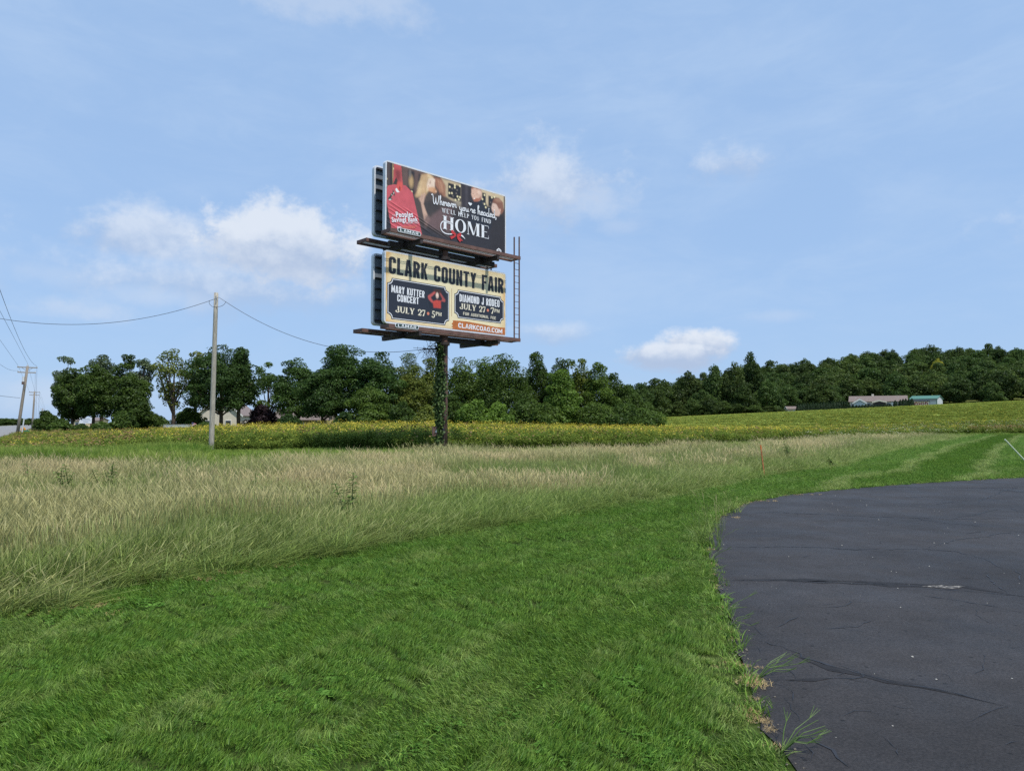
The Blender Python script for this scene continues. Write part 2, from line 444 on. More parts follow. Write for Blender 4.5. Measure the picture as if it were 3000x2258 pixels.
# asphalt: old sealed surface, worn a little paler in places
def asphalt_material():
    m = bpy.data.materials.new('sealed_asphalt'); m.use_nodes = True
    nt = m.node_tree; b = nt.nodes['Principled BSDF']; N = nt.nodes.new; L = nt.links.new
    tc = N('ShaderNodeTexCoord')
    def nz(s, d, r=.6):
        n = N('ShaderNodeTexNoise'); n.inputs['Scale'].default_value = s; n.inputs['Detail'].default_value = d; n.inputs['Roughness'].default_value = r
        L(tc.outputs['Object'], n.inputs[0]); return n.outputs['Fac']
    def ramp(v, a, b_, c1, c2):
        mr = N('ShaderNodeMapRange'); mr.interpolation_type = 'SMOOTHSTEP'; L(v, mr.inputs[0]); mr.inputs[1].default_value = a; mr.inputs[2].default_value = b_
        mr.inputs[3].default_value = c1; mr.inputs[4].default_value = c2; return mr.outputs[0]
    def mul(a, c):
        n = N('ShaderNodeMath'); n.operation = 'MULTIPLY'; L(a, n.inputs[0]); L(c, n.inputs[1]); return n.outputs[0]
    val = mul(mul(ramp(nz(0.45, 6), .3, .7, .72, 1.2), ramp(nz(4, 7, .7), .3, .7, .88, 1.1)), ramp(nz(60, 4, .85), .3, .72, .55, 1.5))
    v = N('ShaderNodeTexVoronoi'); v.inputs['Scale'].default_value = 6.5; v.inputs['Randomness'].default_value = 1
    L(tc.outputs['Object'], v.inputs[0])
    pit = ramp(v.outputs['Distance'], .06, .115, .35, 1.0)
    val = mul(val, pit)
    mx = N('ShaderNodeMix'); mx.data_type = 'RGBA'; mx.blend_type = 'MULTIPLY'; mx.inputs[0].default_value = 1
    mx.inputs[6].default_value = (0.0355, 0.0322, 0.0318, 1); L(val, mx.inputs[7])
    L(mx.outputs[2], b.inputs['Base Color'])
    L(ramp(nz(1.2, 6), .3, .7, .55, .72), b.inputs['Roughness'])
    b.inputs['Specular IOR Level'].default_value = 0.22
    bp = N('ShaderNodeBump'); bp.inputs['Strength'].default_value = .55; bp.inputs['Distance'].default_value = .006
    ad = N('ShaderNodeMath'); ad.operation = 'ADD'; L(nz(190, 4, .75), ad.inputs[0]); L(pit, ad.inputs[1])
    L(ad.outputs[0], bp.inputs['Height']); L(bp.outputs[0], b.inputs['Normal'])
    return m
asph = asphalt_material()
drive_outline = EDGE_D + [np.array([70.0, 10.0]), np.array([60.0, -8.0]), np.array([1.0, -8.0])]
driveway = kind(poly_sheet('driveway', drive_outline, asph, 0.020), 'structure')

def px_line(pts, z=0.0, ox=0, oy=0, s=1.0):
    return [gp(ox + x * s, oy + y * s)[:2] for x, y in pts]
def ribbon(name, line, w, mat, z, parent=None, seed=0, step=0.06, wob=0.02):
    r = np.random.default_rng(seed); D = densify([np.array(p) for p in line], step, 0)
    D = np.array(D); n = len(D); t = np.gradient(D, axis=0); t /= np.linalg.norm(t, axis=1)[:, None] + 1e-9
    nn = np.stack([-t[:, 1], t[:, 0]], 1)
    walk = np.cumsum(r.normal(0, wob * .5, n)); walk -= np.linspace(walk[0], walk[-1], n)
    jag = walk + r.normal(0, wob * .55, n)
    D = D + nn * jag[:, None]
    ww = w * (0.15 + r.random(n) ** 1.5 * 1.5) * np.clip(np.minimum(np.arange(n), np.arange(n)[::-1]) / (n * .12 + 1), .15, 1)
    V = np.zeros((2 * n, 3)); V[0::2, :2] = D + nn * ww[:, None] / 2; V[1::2, :2] = D - nn * ww[:, None] / 2; V[:, 2] = z
    i = np.arange(0, 2 * n - 2, 2)
    return mesh_obj(name, np_mesh(name, V, np.stack([i, i + 1, i + 3, i + 2], 1), mat), parent)
crack_m = material('crack_filler', (0.016, 0.016, 0.019), 0.6, var=0.3, scale=20)
stain_m = material('dark_seal_smear', (0.022, 0.021, 0.022), 0.7, var=0.25, scale=9, spec=.15)
C3 = dict(ox=2000, oy=1250, s=1000 / 2212)
C4 = dict(ox=1900, oy=1600, s=1100 / 2212)
cracks = [
    (C3, [(390, 562), (620, 562), (900, 571), (1200, 586), (1500, 597), (1800, 605), (2212, 598)], .035), (C3, [(170, 783), (400, 790), (700, 788), (1000, 797), (1300, 808), (1560, 802), (1760, 818), (1960, 870), (2090, 942)], .022),
    (C3, [(1540, 800), (1680, 770), (1790, 735), (1920, 728), (2060, 700), (2212, 690)], .02), (C3, [(215, 1018), (450, 1003), (700, 1010), (950, 1015), (1250, 1032), (1600, 1050), (1850, 1052)], .016),
    (C3, [(1300, 395), (1600, 398), (1900, 402), (2212, 404)], .05), (C3, [(1900, 402), (2050, 412), (2212, 430)], .05), (C3, [(1420, 462), (1590, 460), (1640, 462)], .04), (C3, [(1630, 508), (1740, 494), (1850, 490)], .04),
    (C3, [(1880, 510), (2030, 430), (2212, 392)], .03), (C3, [(1740, 600), (1920, 575), (2060, 540)], .03), (C3, [(2130, 530), (2160, 552), (2212, 560)], .03), (C3, [(1960, 950), (2020, 1030), (2120, 1100)], .014), (C3, [(2150, 940), (2175, 980), (2200, 1020)], .014),
    (C3, [(960, 795), (1080, 806), (1200, 808)], .03), (C3, [(1500, 596), (1700, 630), (1980, 655)], .02), (C3, [(1420, 1035), (1580, 1060), (1800, 1072), (2212, 1108)], .014),
    (C4, [(600, 555), (760, 610), (900, 670), (1100, 735), (1280, 785), (1450, 830), (1700, 862), (1950, 925), (2130, 968)], .018), (C4, [(810, 840), (845, 880), (862, 935)], .016), (C4, [(930, 1130), (1010, 1180), (1090, 1225), (1140, 1320)], .014), (C4, [(915, 1180), (960, 1240), (972, 1300)], .011),
    (C4, [(560, 450), (620, 500), (690, 550)], .009), (C4, [(640, 610), (690, 660)], .010), (C4, [(1130, 488), (1220, 485), (1320, 455)], .016), (C4, [(780, 900), (830, 980), (900, 1050)], .008), (C4, [(820, 740), (880, 800)], .008),
    (C4, [(1910, 385), (1960, 430), (2010, 470)], .010), (C4, [(420, 215), (455, 262), (470, 300)], .014), (C4, [(1600, 300), (1800, 330), (2050, 375), (2212, 410)], .014), (C4, [(690, 1030), (790, 1120), (860, 1160)], .011), (C4, [(2000, 1000), (2060, 975), (2130, 965)], .016)]
rc = np.random.default_rng(44)
for i in range(26):                              # finer branching cracks
    x, y = rc.uniform(2250, 2980), rc.uniform(1440, 2200) ; d = rc.uniform(-1, 1); q = [(x, y)]
    for _ in range(int(rc.integers(3, 7))):
        st_ = rc.uniform(8, 26) * (y - 1240) / 500; d += rc.normal(0, .5); q.append((q[-1][0] + st_ * 1.4 * math.cos(d), q[-1][1] + st_ * .45 * math.sin(d)))
    cracks.append((dict(), q, rc.uniform(.005, .010)))
for i, (c, pts, w) in enumerate(cracks):
    ribbon('crack', px_line(pts, **c), w, crack_m, 0.0235, driveway, seed=i, wob=0.018)
smears = [(C3, [(230, 1006), (600, 1002), (900, 1008), (1300, 1030), (1800, 1045)], .10), (C4, [(850, 650), (1100, 740), (1400, 815), (1800, 880), (2130, 960)], .07), (C3, [(480, 564), (620, 563)], .10), (C3, [(580, 784), (720, 788)], .10), (C3, [(1240, 588), (1350, 592)], .12),
          (C4, [(700, 205), (1000, 215), (1500, 240), (1850, 250), (2212, 310)], .10), (C4, [(1850, 200), (1960, 205)], .09), (C4, [(1180, 810), (1300, 830)], .06), (C3, [(1830, 700), (1930, 690)], .12), (C4, [(800, 805), (950, 800), (1080, 790)], .05)]
for i, (c, pts, w) in enumerate(smears):
    ribbon('seal_smear', px_line(pts, **c), w, stain_m, 0.0222, driveway, seed=50 + i, wob=0.03, step=.15)
# bare patch where the surface broke and the gravel shows
patch_m = material('bare_gravel_patch', (0.05, 0.047, 0.045), 0.9, col2=(0.26, 0.24, 0.21), scale=26, lo=.46, hi=.60)
pc = gp(1900 + 1750 * C4['s'], 1600 + 252 * C4['s'])[:2]
blob = [pc + np.array([math.cos(q) * (.15 + .05 * math.sin(3 * q) + .06 * random.random()), math.sin(q) * (.05 + .04 * random.random())]) for q in np.linspace(0, 6.283, 26)[:-1]]
poly_sheet('bare_patch', blob, patch_m, 0.0245, driveway)
# pale pebbles lying on the asphalt
def pebble_mesh(seed, mat):
    r = np.random.default_rng(seed)
    V = [(0, 0, .5)]; F = []
    for k in range(6):
        q = k * math.pi / 3 + r.normal(0, .15); V.append((math.cos(q) * (.45 + r.random() * .2), math.sin(q) * (.35 + r.random() * .2), .12 + r.random() * .1))
    for k in range(6): F.append((0, 1 + k, 1 + (k + 1) % 6))
    for k in range(6): V.append((V[1 + k][0] * .8, V[1 + k][1] * .8, -.05))
    F2 = []
    for k in range(6): a, b = 1 + k, 1 + (k + 1) % 6; F2 += [(a, a + 6, b), (b, a + 6, b + 6)]
    me = bpy.data.meshes.new('pebble'); me.from_pydata(V, [], F + F2); me.materials.append(mat); return me
pm = material('pebble_stone', (0.42, 0.40, 0.35), 0.85, var=0.3, scale=3)
library('pebble', [pebble_mesh(i, pm) for i in range(4)])
n = 5200
P = np.stack([RNG.uniform(0.8, 22, n), RNG.uniform(2.2, 24, n)], 1)
ok = in_poly(P[:, 0], P[:, 1], drive_outline) & (RNG.random(n) < 0.16 + 0.5 * np.exp(-((P[:, 0] - pc[0]) ** 2 + (P[:, 1] - pc[1]) ** 2) / .5))
P = P[ok]; n = len(P)
s_ = 0.006 + 0.014 * RNG.random(n) ** 3
kind(tag(scatter('pebbles', 'pebble', np.column_stack([P, np.full(n, .021)]), np.column_stack([np.zeros((n, 2)), RNG.random(n) * 6.28]), s_, RNG.integers(0, 4, n)),
     'small pale pebbles strewn over the dark asphalt', 'pebbles'), 'stuff')

# crumbs of gravel and soil washed along the asphalt edge
n = 3200; k_ = RNG.integers(0, len(EDGE_D), n); P = np.array(EDGE_D)[k_] + RNG.normal(0, .045, (n, 2)) + np.array([.02, 0]); ok = (P[:, 1] > 2.2) & (P[:, 1] < 16); P = P[ok]; n = len(P)
library('crumb', [pebble_mesh(20 + i, material('gravel_crumb', (0.16, 0.14, 0.11), 0.9, var=.4, scale=2)) for i in range(3)])
tag(scatter('edge_gravel', 'crumb', np.column_stack([P, np.full(n, .021)]), np.column_stack([np.zeros((n, 2)), RNG.random(n) * 6.28]), .005 + .014 * RNG.random(n) ** 2, RNG.integers(0, 3, n)),
    'fine gravel crumbs along the asphalt edge', 'gravel')

# road beyond the meadow, along the line of utility poles
road_m = material('old_road', (0.22, 0.215, 0.205), 0.85, var=0.15, scale=2)
rdir = np.array([-46.0, 73.0]); rdir /= np.linalg.norm(rdir); rn = np.array([rdir[1], -rdir[0]])
rp = np.array([-60.8, 90.0]) - rn * 6.4
rl = []
for t in np.linspace(-95, 420, 60): rl.append(rp + rdir * t)
V = []; F = []
for i, p in enumerate(rl):
    for sgn in (-1, 1):
        q = p + rn * 5.6 * sgn; V.append((q[0], q[1], float(terr(*q)) + 0.06))
    if i: F.append((2 * i - 2, 2 * i, 2 * i + 1, 2 * i - 1))
me = bpy.data.meshes.new('road'); me.from_pydata(V, [], F); me.materials.append(road_m)
road = kind(mesh_obj('road', me), 'structure')
# ------------------------------------------------------------------ grasses and weeds
def blades(seed, n, rad, hmin, hmax, w, lean=(0.1, 0.5), droop=0.1, tl=(0, .5, 1), wl=(1, .75, 0), comb=(0, 0), hpow=1.0, h0=0.0, h1=1.0):
    """n curved blades on a disc; returns V, F, r, h"""
    r = np.random.default_rng(seed)
    q = r.random(n) * 6.283; d = rad * np.sqrt(r.random(n))
    bx, by = d * np.cos(q), d * np.sin(q)
    az = r.random(n) * 6.283; le = r.uniform(*lean, n); H = hmin + (hmax - hmin) * r.random(n) ** hpow
    lx = np.cos(az) * le + comb[0]; ly = np.sin(az) * le + comb[1]
    wa = az + math.pi / 2 + r.normal(0, .7, n)
    wx, wy = np.cos(wa), np.sin(wa); ww = w * (0.6 + .8 * r.random(n))
    V = []; h = []
    k = len(tl)
    for t, wt in zip(tl, wl):
        cx = bx + lx * H * t ** 1.7; cy = by + ly * H * t ** 1.7
        ll = np.hypot(lx, ly)
        cz = H * (t - droop * t * t - 0.28 * np.minimum(ll, 1.6) * t ** 2.2)
        for sg in ((-1, 1) if wt > 0 else (0,)):
            V.append(np.stack([cx + sg * wx * ww * wt / 2, cy + sg * wy * ww * wt / 2, np.maximum(cz, 0.0)], 1)); h.append(np.full(n, h0 + (h1 - h0) * t))
    V = np.stack(V, 1); h = np.stack(h, 1); m = V.shape[1]
    F = []
    c = 0
    for i in range(k - 1):
        if wl[i + 1] > 0: F += [(c, c + 1, c + 3), (c, c + 3, c + 2)]; c += 2
        else: F += [(c, c + 1, c + 2)]
    F = np.array(F); F = (np.arange(n)[:, None, None] * m + F[None]).reshape(-1, 3)
    rr = np.repeat(r.random(n), m)
    return V.reshape(-1, 3), F, rr, h.reshape(-1)
def merge(parts):
    V = []; F = []; R = []; H = []; b = 0
    for v, f, r, h in parts:
        V.append(v); F.append(f + b); R.append(r); H.append(h); b += len(v)
    return np.concatenate(V), np.concatenate(F), np.concatenate(R), np.concatenate(H)
def gmesh(name, parts, mat):
    if not isinstance(mat, (list, tuple)):
        V, F, R, H = merge(parts); return np_mesh(name, V, F, mat, {'r': R, 'h': H})
    V, F, R, H = merge(parts)
    me = np_mesh(name, V, F, None, {'r': R, 'h': H})
    for m in mat: me.materials.append(m)
    ids = np.concatenate([np.full(len(p[1]), i) for i, p in enumerate(parts)])
    me.polygons.foreach_set('material_index', ids.astype(np.int32)); return me

lawn_blade = leaf_material('lawn_blade', srgb(55, 94, 27), srgb(126, 163, 64), 0.33, 0.22, tip=srgb(206, 210, 136), hue=.012)
straw_m = leaf_material('dry_straw', srgb(170, 145, 100), srgb(215, 190, 140), 0.15, 0.12)
meadow_m = leaf_material('meadow_grass', srgb(74, 106, 42), srgb(142, 164, 80), 0.36, 0.26, tip=srgb(200, 184, 136))
lush_m = leaf_material('lush_grass', srgb(66, 104, 34), srgb(134, 160, 60), 0.35, 0.15, tip=srgb(190, 190, 110))
weed_m = leaf_material('weed_leaf', srgb(62, 88, 34), srgb(126, 148, 62), 0.35, 0.2, tip=srgb(168, 172, 76))
field_m = leaf_material('field_leaf', srgb(100, 124, 48), srgb(156, 172, 84), 0.35, 0.15, tip=srgb(172, 178, 92))
flower_m = leaf_material('yellow_blossom', srgb(186, 168, 48), srgb(226, 208, 92), 0.3, 0.12)
lace_m = leaf_material('white_blossom', srgb(190, 192, 160), srgb(222, 224, 200), 0.2, 0.06)
brown_m = leaf_material('brown_seed_head', srgb(110, 88, 60), srgb(150, 122, 88), 0.1, 0.2)

# --- mown lawn: fine tufts, combed one way and the other by the mower
NL = 6
library('lawn_tuft', [gmesh('lawn_tuft', [blades(100 + i, 150, .12, .026, .062, .0038, (0.1, .8), .1, comb=(.16, 0), hpow=.8),
                                          blades(140 + i, 4, .11, .05, .095, .005, (0.2, .8), .15)], lawn_blade) for i in range(NL)])
def lawn_points(dens, x0, x1, y0, y1, seed):
    r = np.random.default_rng(seed); n = int((x1 - x0) * (y1 - y0) * dens)
    X = r.uniform(x0, x1, n); Y = r.uniform(y0, y1, n)
    return X, Y
def in_view(X, Y, m=0.08, extra=1.2):
    return (np.abs(X) < (0.70 + m) * Y + extra)
parts = []
for (dens, x0, x1, y0, y1) in [(190, -4.5, 3.2, 2.4, 6), (110, -8, 5, 6, 10), (62, -4, 9, 10, 16), (30, 1, 20, 16, 28), (16, 6, 36, 28, 46), (7, 16, 75, 46, 97)]:
    X, Y = lawn_points(dens, x0, x1, y0, y1, int(y0 * 10))
    k = in_poly(X, Y, LAWN) & in_view(X, Y, .1); X, Y = X[k], Y[k]
    parts.append((X, Y, np.full(len(X), {2.4: 1.0, 6: 1.1, 10: 1.35, 16: 1.75, 28: 2.3, 46: 3.2}[y0])))
X = np.concatenate([p[0] for p in parts]); Y = np.concatenate([p[1] for p in parts]); SC = np.concatenate([p[2] for p in parts])
bd, bang = seg_dist(X, Y, BORDER); ed, eang = seg_dist(X, Y, EDGE)
keep = ~((ed < .16) & (RNG.random(len(X)) < .35)) & ~((ed < .12) & (Y < 20) & (RNG.random(len(X)) < .85))
X, Y, SC, bd, bang, ed = [a[keep] for a in (X, Y, SC, bd, bang, ed)]
pitch = np.where(Y < 15, .95, 2.4)
stripe = np.floor(bd / pitch + .25 * (vnoise(X, Y, 3.5, 3) - .5)) % 2           # mower passes run along the meadow's edge
ridge = np.abs(((bd / pitch + .25 * (vnoise(X, Y, 3.5, 3) - .5)) % 1.0) - .5) > np.where(Y < 15, .43, .40)     # taller line left between two passes
rz = bang + np.where(stripe > 0, 0.0, math.pi) + RNG.normal(0, .42, len(X))
nv = vnoise(X, Y, .55, 5); nv2 = vnoise(X, Y, 2.0, 6)
hh = SC ** .25 * (0.72 + .55 * nv + .35 * (nv2 - .5) + .3 * ridge) * np.where(Y < 12, 1.0, np.where(Y < 30, .85, .8))
scl = np.stack([SC, SC, hh], 1)
tilt = np.stack([np.zeros(len(X)), np.where(Y > 10, .58, .50) + RNG.normal(0, .12, len(X)), rz], 1)
tint = np.clip((vnoise(X, Y, .8, 9) - .68) * 1.0, 0, .3) + .08 * RNG.random(len(X)) + np.where(ridge, np.where(Y > 15, .75, .22), 0) + .10 * np.clip(vnoise(X, Y, 1.6, 14) - .5, 0, 1) + np.where(ed < .3, .18, 0)
tag(scatter('lawn_grass', 'lawn_tuft', np.stack([X, Y, terr(X, Y) + .012], 1), tilt, scl, RNG.integers(0, NL, len(X)), tint),
    'short mown green lawn grass between the meadow and the asphalt', 'grass')

# clover and broad-leaved weeds in the turf
clov_m = leaf_material('clover_leaf', srgb(62, 102, 32), srgb(108, 146, 62), .3, .15)
def clover(seed, n=22, R=.09, s=.014, h=.055):
    r = np.random.default_rng(seed); V = []; F = []; rr = []
    for k in range(n):
        a = r.random() * 6.283; d = R * math.sqrt(r.random()); c = np.array([d * math.cos(a), d * math.sin(a), h * (.6 + .5 * r.random())]); b0 = r.random() * 6.28
        for j in range(3):
            q = b0 + j * 2.094; e = np.array([math.cos(q), math.sin(q), r.normal(0, .25)]); f = np.array([-math.sin(q), math.cos(q), r.normal(0, .15)]); b = len(V)
            V += [c, c + (e * .6 + f * .55) * s, c + e * 1.15 * s, c + (e * .6 - f * .55) * s]; F.append((b, b + 1, b + 2, b + 3)); rr += [r.random()] * 4
    return np_mesh('clover', np.array(V), np.array(F), clov_m, {'r': np.array(rr)})
library('clover', [clover(i) for i in range(3)] + [clover(10 + i, 9, .08, .034, .05) for i in range(2)])
n = 9000; X2 = RNG.uniform(-8, 4, n); Y2 = RNG.uniform(2.6, 11, n)
k = in_poly(X2, Y2, LAWN) & in_view(X2, Y2) & (vnoise(X2, Y2, .5, 71) > .74) & (RNG.random(len(X2)) < .35); X2, Y2 = X2[k], Y2[k]; n = len(X2)
tag(scatter('clover_patches', 'clover', np.stack([X2, Y2, np.full(n, .02)], 1), np.stack([np.zeros(n), np.zeros(n), RNG.random(n) * 6.28], 1), np.stack([RNG.uniform(.8, 1.3, n)] * 2 + [RNG.uniform(.5, .75, n)], 1), RNG.choice([0, 1, 2, 3, 4], n, p=[.33, .33, .30, .02, .02])),
    'clover and small broad-leaved weeds growing in the mown lawn', 'clover')
# coarser wild tufts and straw in the lawn and along the asphalt
library('coarse_tuft', [gmesh('coarse_tuft', [blades(200 + i, 26, .09, .09, .2, .009, (.2, .9), .15, tl=(0, .35, .7, 1), wl=(.8, 1, .7, 0))], lawn_blade) for i in range(4)])
n = 2600
X = RNG.uniform(-8, 10, n); Y = RNG.uniform(2.6, 14, n)
k = in_poly(X, Y, LAWN) & in_view(X, Y) & (vnoise(X, Y, .7, 11) > .60) & (RNG.random(n) < np.clip(9 / Y ** 1.2, 0, 1)); X, Y = X[k], Y[k]
E2 = np.array(densify([np.array(p) for p in EDGE], .055, .05, 4)); E2 = E2[(E2[:, 1] > 2.4) & (E2[:, 1] < 22) & (RNG.random(len(E2)) < .4)]
X = np.concatenate([X, E2[:, 0] - .07]); Y = np.concatenate([Y, E2[:, 1]]); n = len(X)
tag(scatter('coarse_grass', 'coarse_tuft', np.stack([X, Y, np.full(n, .014)], 1), np.stack([RNG.normal(0, .1, n), RNG.normal(0, .1, n), RNG.random(n) * 6.28], 1),
            np.stack([RNG.uniform(.6, 1.0, n)] * 2 + [RNG.uniform(.35, .75, n)], 1), RNG.integers(0, 4, n), .25 * RNG.random(n)),
    'coarser grass tufts in the lawn and at the asphalt edge', 'grass')
library('straw_tuft', [gmesh('straw_tuft', [blades(220 + i, 60, .13, .03, .10, .005, (.6, 1.6), .2)], straw_m) for i in range(3)])
SP = []
for (px, py, sx, sy, m) in [(194, 1790, .22, .10, 34), (280, 1775, .12, .05, 8), (560, 1700, .3, .06, 16), (680, 1684, .14, .05, 12), (800, 1665, .3, .05, 12), (1125, 1570, .2, .06, 8), (2208, 2010, .03, .08, 10), (2212, 2110, .035, .10, 16), (2150, 1960, .06, .05, 8), (2245, 1470, .15, .04, 8), (2160, 1520, .08, .08, 5), (2340, 1452, .4, .04, 8), (2580, 1423, .5, .04, 6), (2400, 1380, .3, .3, 10)]:
    c = gp(px, py)[:2]
    for _ in range(m): SP.append(c + RNG.normal(0, 1, 2) * (sx, sy))
NBIG = 92
SP += [p + RNG.normal(0, .03, 2) - np.array([.03, 0]) for p in EDGE_D if 3 < p[1] < 22 and vnoise(np.array(p[0] * 3), np.array(p[1] * 3), 1.0, 21) > .62]
SP = np.array(SP); n = len(SP)
tag(scatter('dry_grass', 'straw_tuft', np.column_stack([SP, np.full(n, .024)]), np.stack([np.zeros(n), np.zeros(n), RNG.random(n) * 6.28], 1), np.where(np.arange(n) < NBIG, 1.0, .5) * RNG.uniform(.6, 1.05, n) * .75, RNG.integers(0, 3, n)),
    'dry straw coloured dead grass along the lawn edges', 'dry grass')

# --- the meadow: tan seeding grass over green, lodged where it meets the lawn
def stalks(seed, n, **k):
    return blades(seed, n, k.get('rad', .22), k.get('h0_', .42), k.get('h1_', .86), k.get('w', .0055), k.get('lean', (.05, .38)), k.get('droop', .06), tl=(0, .45, .74, .88, 1), wl=(.7, .6, .55, 1.9, 0), comb=k.get('comb', (.04, 0)), h0=k.get('a', .1), h1=k.get('b', 1.2))
NM = 12
mead = []
for i in range(4):   # 0-3 tan
    mead.append(gmesh('meadow_tuft', [stalks(300 + i, 22, w=.0048), stalks(310 + i, 4, h0_=.85, h1_=1.12, w=.005), blades(320 + i, 46, .22, .2, .55, .0075, (.1, .6), .12, comb=(.05, 0), h0=0, h1=.4)], meadow_m))
for i in range(4):   # 4-7 green long leaves with few stalks
    mead.append(gmesh('meadow_tuft', [stalks(340 + i, 8, w=.0048), blades(360 + i, 60, .22, .25, .66, .0085, (.15, .8), .15, comb=(.06, 0), h0=0, h1=.45, tl=(0, .4, .75, 1), wl=(.8, 1, .7, 0))], meadow_m))
for i in range(4):   # 8-11 lodged, swept over
    mead.append(gmesh('meadow_tuft', [stalks(380 + i, 8, lean=(.1, .6), comb=(.5, 0), w=.0048), blades(400 + i, 60, .2, .3, .66, .0085, (.2, .9), .2, comb=(.55, 0), h0=0, h1=.5, tl=(0, .35, .7, 1), wl=(.8, 1, .7, 0))], meadow_m))
library('meadow_tuft', mead)
FAR_TAN = [(-900, 23), (0, 24.6), (400, 24), (700, 23.5), (1000, 25), (1130, 31), (1300, 33), (1500, 32), (1900, 36), (2200, 44), (2500, 66), (2850, 90), (3400, 94)]
def off_road(X, Y): return ((X - rp[0]) * rn[0] + (Y - rp[1]) * rn[1]) > 6.3
def far_edge(X, Y, tab):
    px = CXP + FPX * X / np.maximum(Y, .5); t = np.array(tab); return np.interp(px, t[:, 0], t[:, 1])
XX = []; YY = []; SS = []
for dens, x0, x1, y0, y1, sc in [(46, -13, 4, 3, 12, 1.0), (26, -20, 12, 12, 22, 1.15), (15, -28, 22, 22, 34, 1.35), (8, -8, 40, 34, 48, 1.6), (5, 8, 64, 48, 80, 2.0), (4, 40, 76, 80, 98, 2.2)]:
    X, Y = lawn_points(dens, x0, x1, y0, y1, int(y0 * 7 + 1)); k = in_view(X, Y, .1, 1.5)
    X, Y = X[k], Y[k]; k = off_road(X, Y) & ~in_poly(X, Y, LAWN) & ~in_poly(X, Y, drive_outline) & (Y < far_edge(X, Y, FAR_TAN) + 2.5 * (vnoise(X, Y, 2.5, 31) - .5))
    X, Y = X[k], Y[k]; XX.append(X); YY.append(Y); SS.append(np.full(len(X), sc))
X = np.concatenate(XX); Y = np.concatenate(YY); SC = np.concatenate(SS); n = len(X)
bd, bang = seg_dist(X, Y, BORDER)
edge_w = (0.55 + 1.5 * vnoise(X, Y, 2.2, 33)) * np.clip(Y / 9, .8, 1.25)
lod = bd < edge_w
grn = vnoise(X, Y, 2.6, 35) + .35 * vnoise(X, Y, .9, 36) + .9 * np.exp(-bd / (1.0 + .012 * Y))
typ = np.where(lod & (RNG.random(n) < .8), 2, np.where(grn + RNG.normal(0, .08, n) > .73, 1, 0))
idx = typ * 4 + RNG.integers(0, 4, n)
tall = np.array([.82, .86, .72])[typ] * (0.75 + .45 * vnoise(X, Y, 1.7, 38)) * np.clip(bd / .45, .62, 1.0) ** .6
rz = np.where(typ == 2, bang + RNG.normal(.15, .8, n), RNG.normal(-.1, .8, n))
tint = np.where(typ == 0, .80, np.where(typ == 1, .34, .42)) * (.3 + 1.1 * vnoise(X, Y, 1.9, 40)) + np.where((typ == 0) & (Y > 14), .10, 0)
tag(scatter('meadow_grass', 'meadow_tuft', np.stack([X, Y, terr(X, Y) - .015], 1), np.stack([np.zeros(n), RNG.normal(0, .06, n), rz], 1),
            np.stack([SC, SC, tall * SC ** .12], 1), idx, tint),
    'tall tan seeding meadow grass, greener and swept over beside the lawn', 'grass')

# --- lush green grass belt round the service pole
library('lush_tuft', [gmesh('lush_tuft', [blades(500 + i, 46, .3, .45, 1.1, .018, (.15, .75), .25, tl=(0, .35, .7, 1), wl=(.8, 1, .7, 0), comb=(.1, 0), h0=0, h1=.6)], lush_m) for i in range(4)])
WEED_NEAR = [(-900, 28), (0, 29), (250, 30), (420, 34), (630, 39), (850, 37), (1130, 36), (1280, 36.5), (1500, 37.5), (1900, 42), (2200, 52), (2500, 74), (2850, 97), (3400, 99)]
n = 52000
Y = 20 + 75 * RNG.random(n) ** 1.5; X = RNG.uniform(-.82, .82, n) * Y
a0 = far_edge(X, Y, FAR_TAN); a1 = far_edge(X, Y, WEED_NEAR)
k = off_road(X, Y) & (Y > a0 - 1.2) & (Y < a1 + 1.5) & (RNG.random(n) < np.clip(40 / Y, .3, 1)); X, Y = X[k], Y[k]; n = len(X)
h = .62 + .35 * vnoise(X, Y, 3, 51)
tag(scatter('lush_grass', 'lush_tuft', np.stack([X, Y, terr(X, Y) - .02], 1), np.stack([np.zeros(n), RNG.normal(0, .08, n), RNG.random(n) * 6.28], 1),
            np.stack([np.full(n, 1.0)] * 2 + [h * np.where(X / Y < -.42, 1.45, .78)], 1), RNG.integers(0, 4, n), .7 * vnoise(X, Y, 2, 53)),
    'lush green grass belt between the tan meadow and the flowering weeds', 'grass')

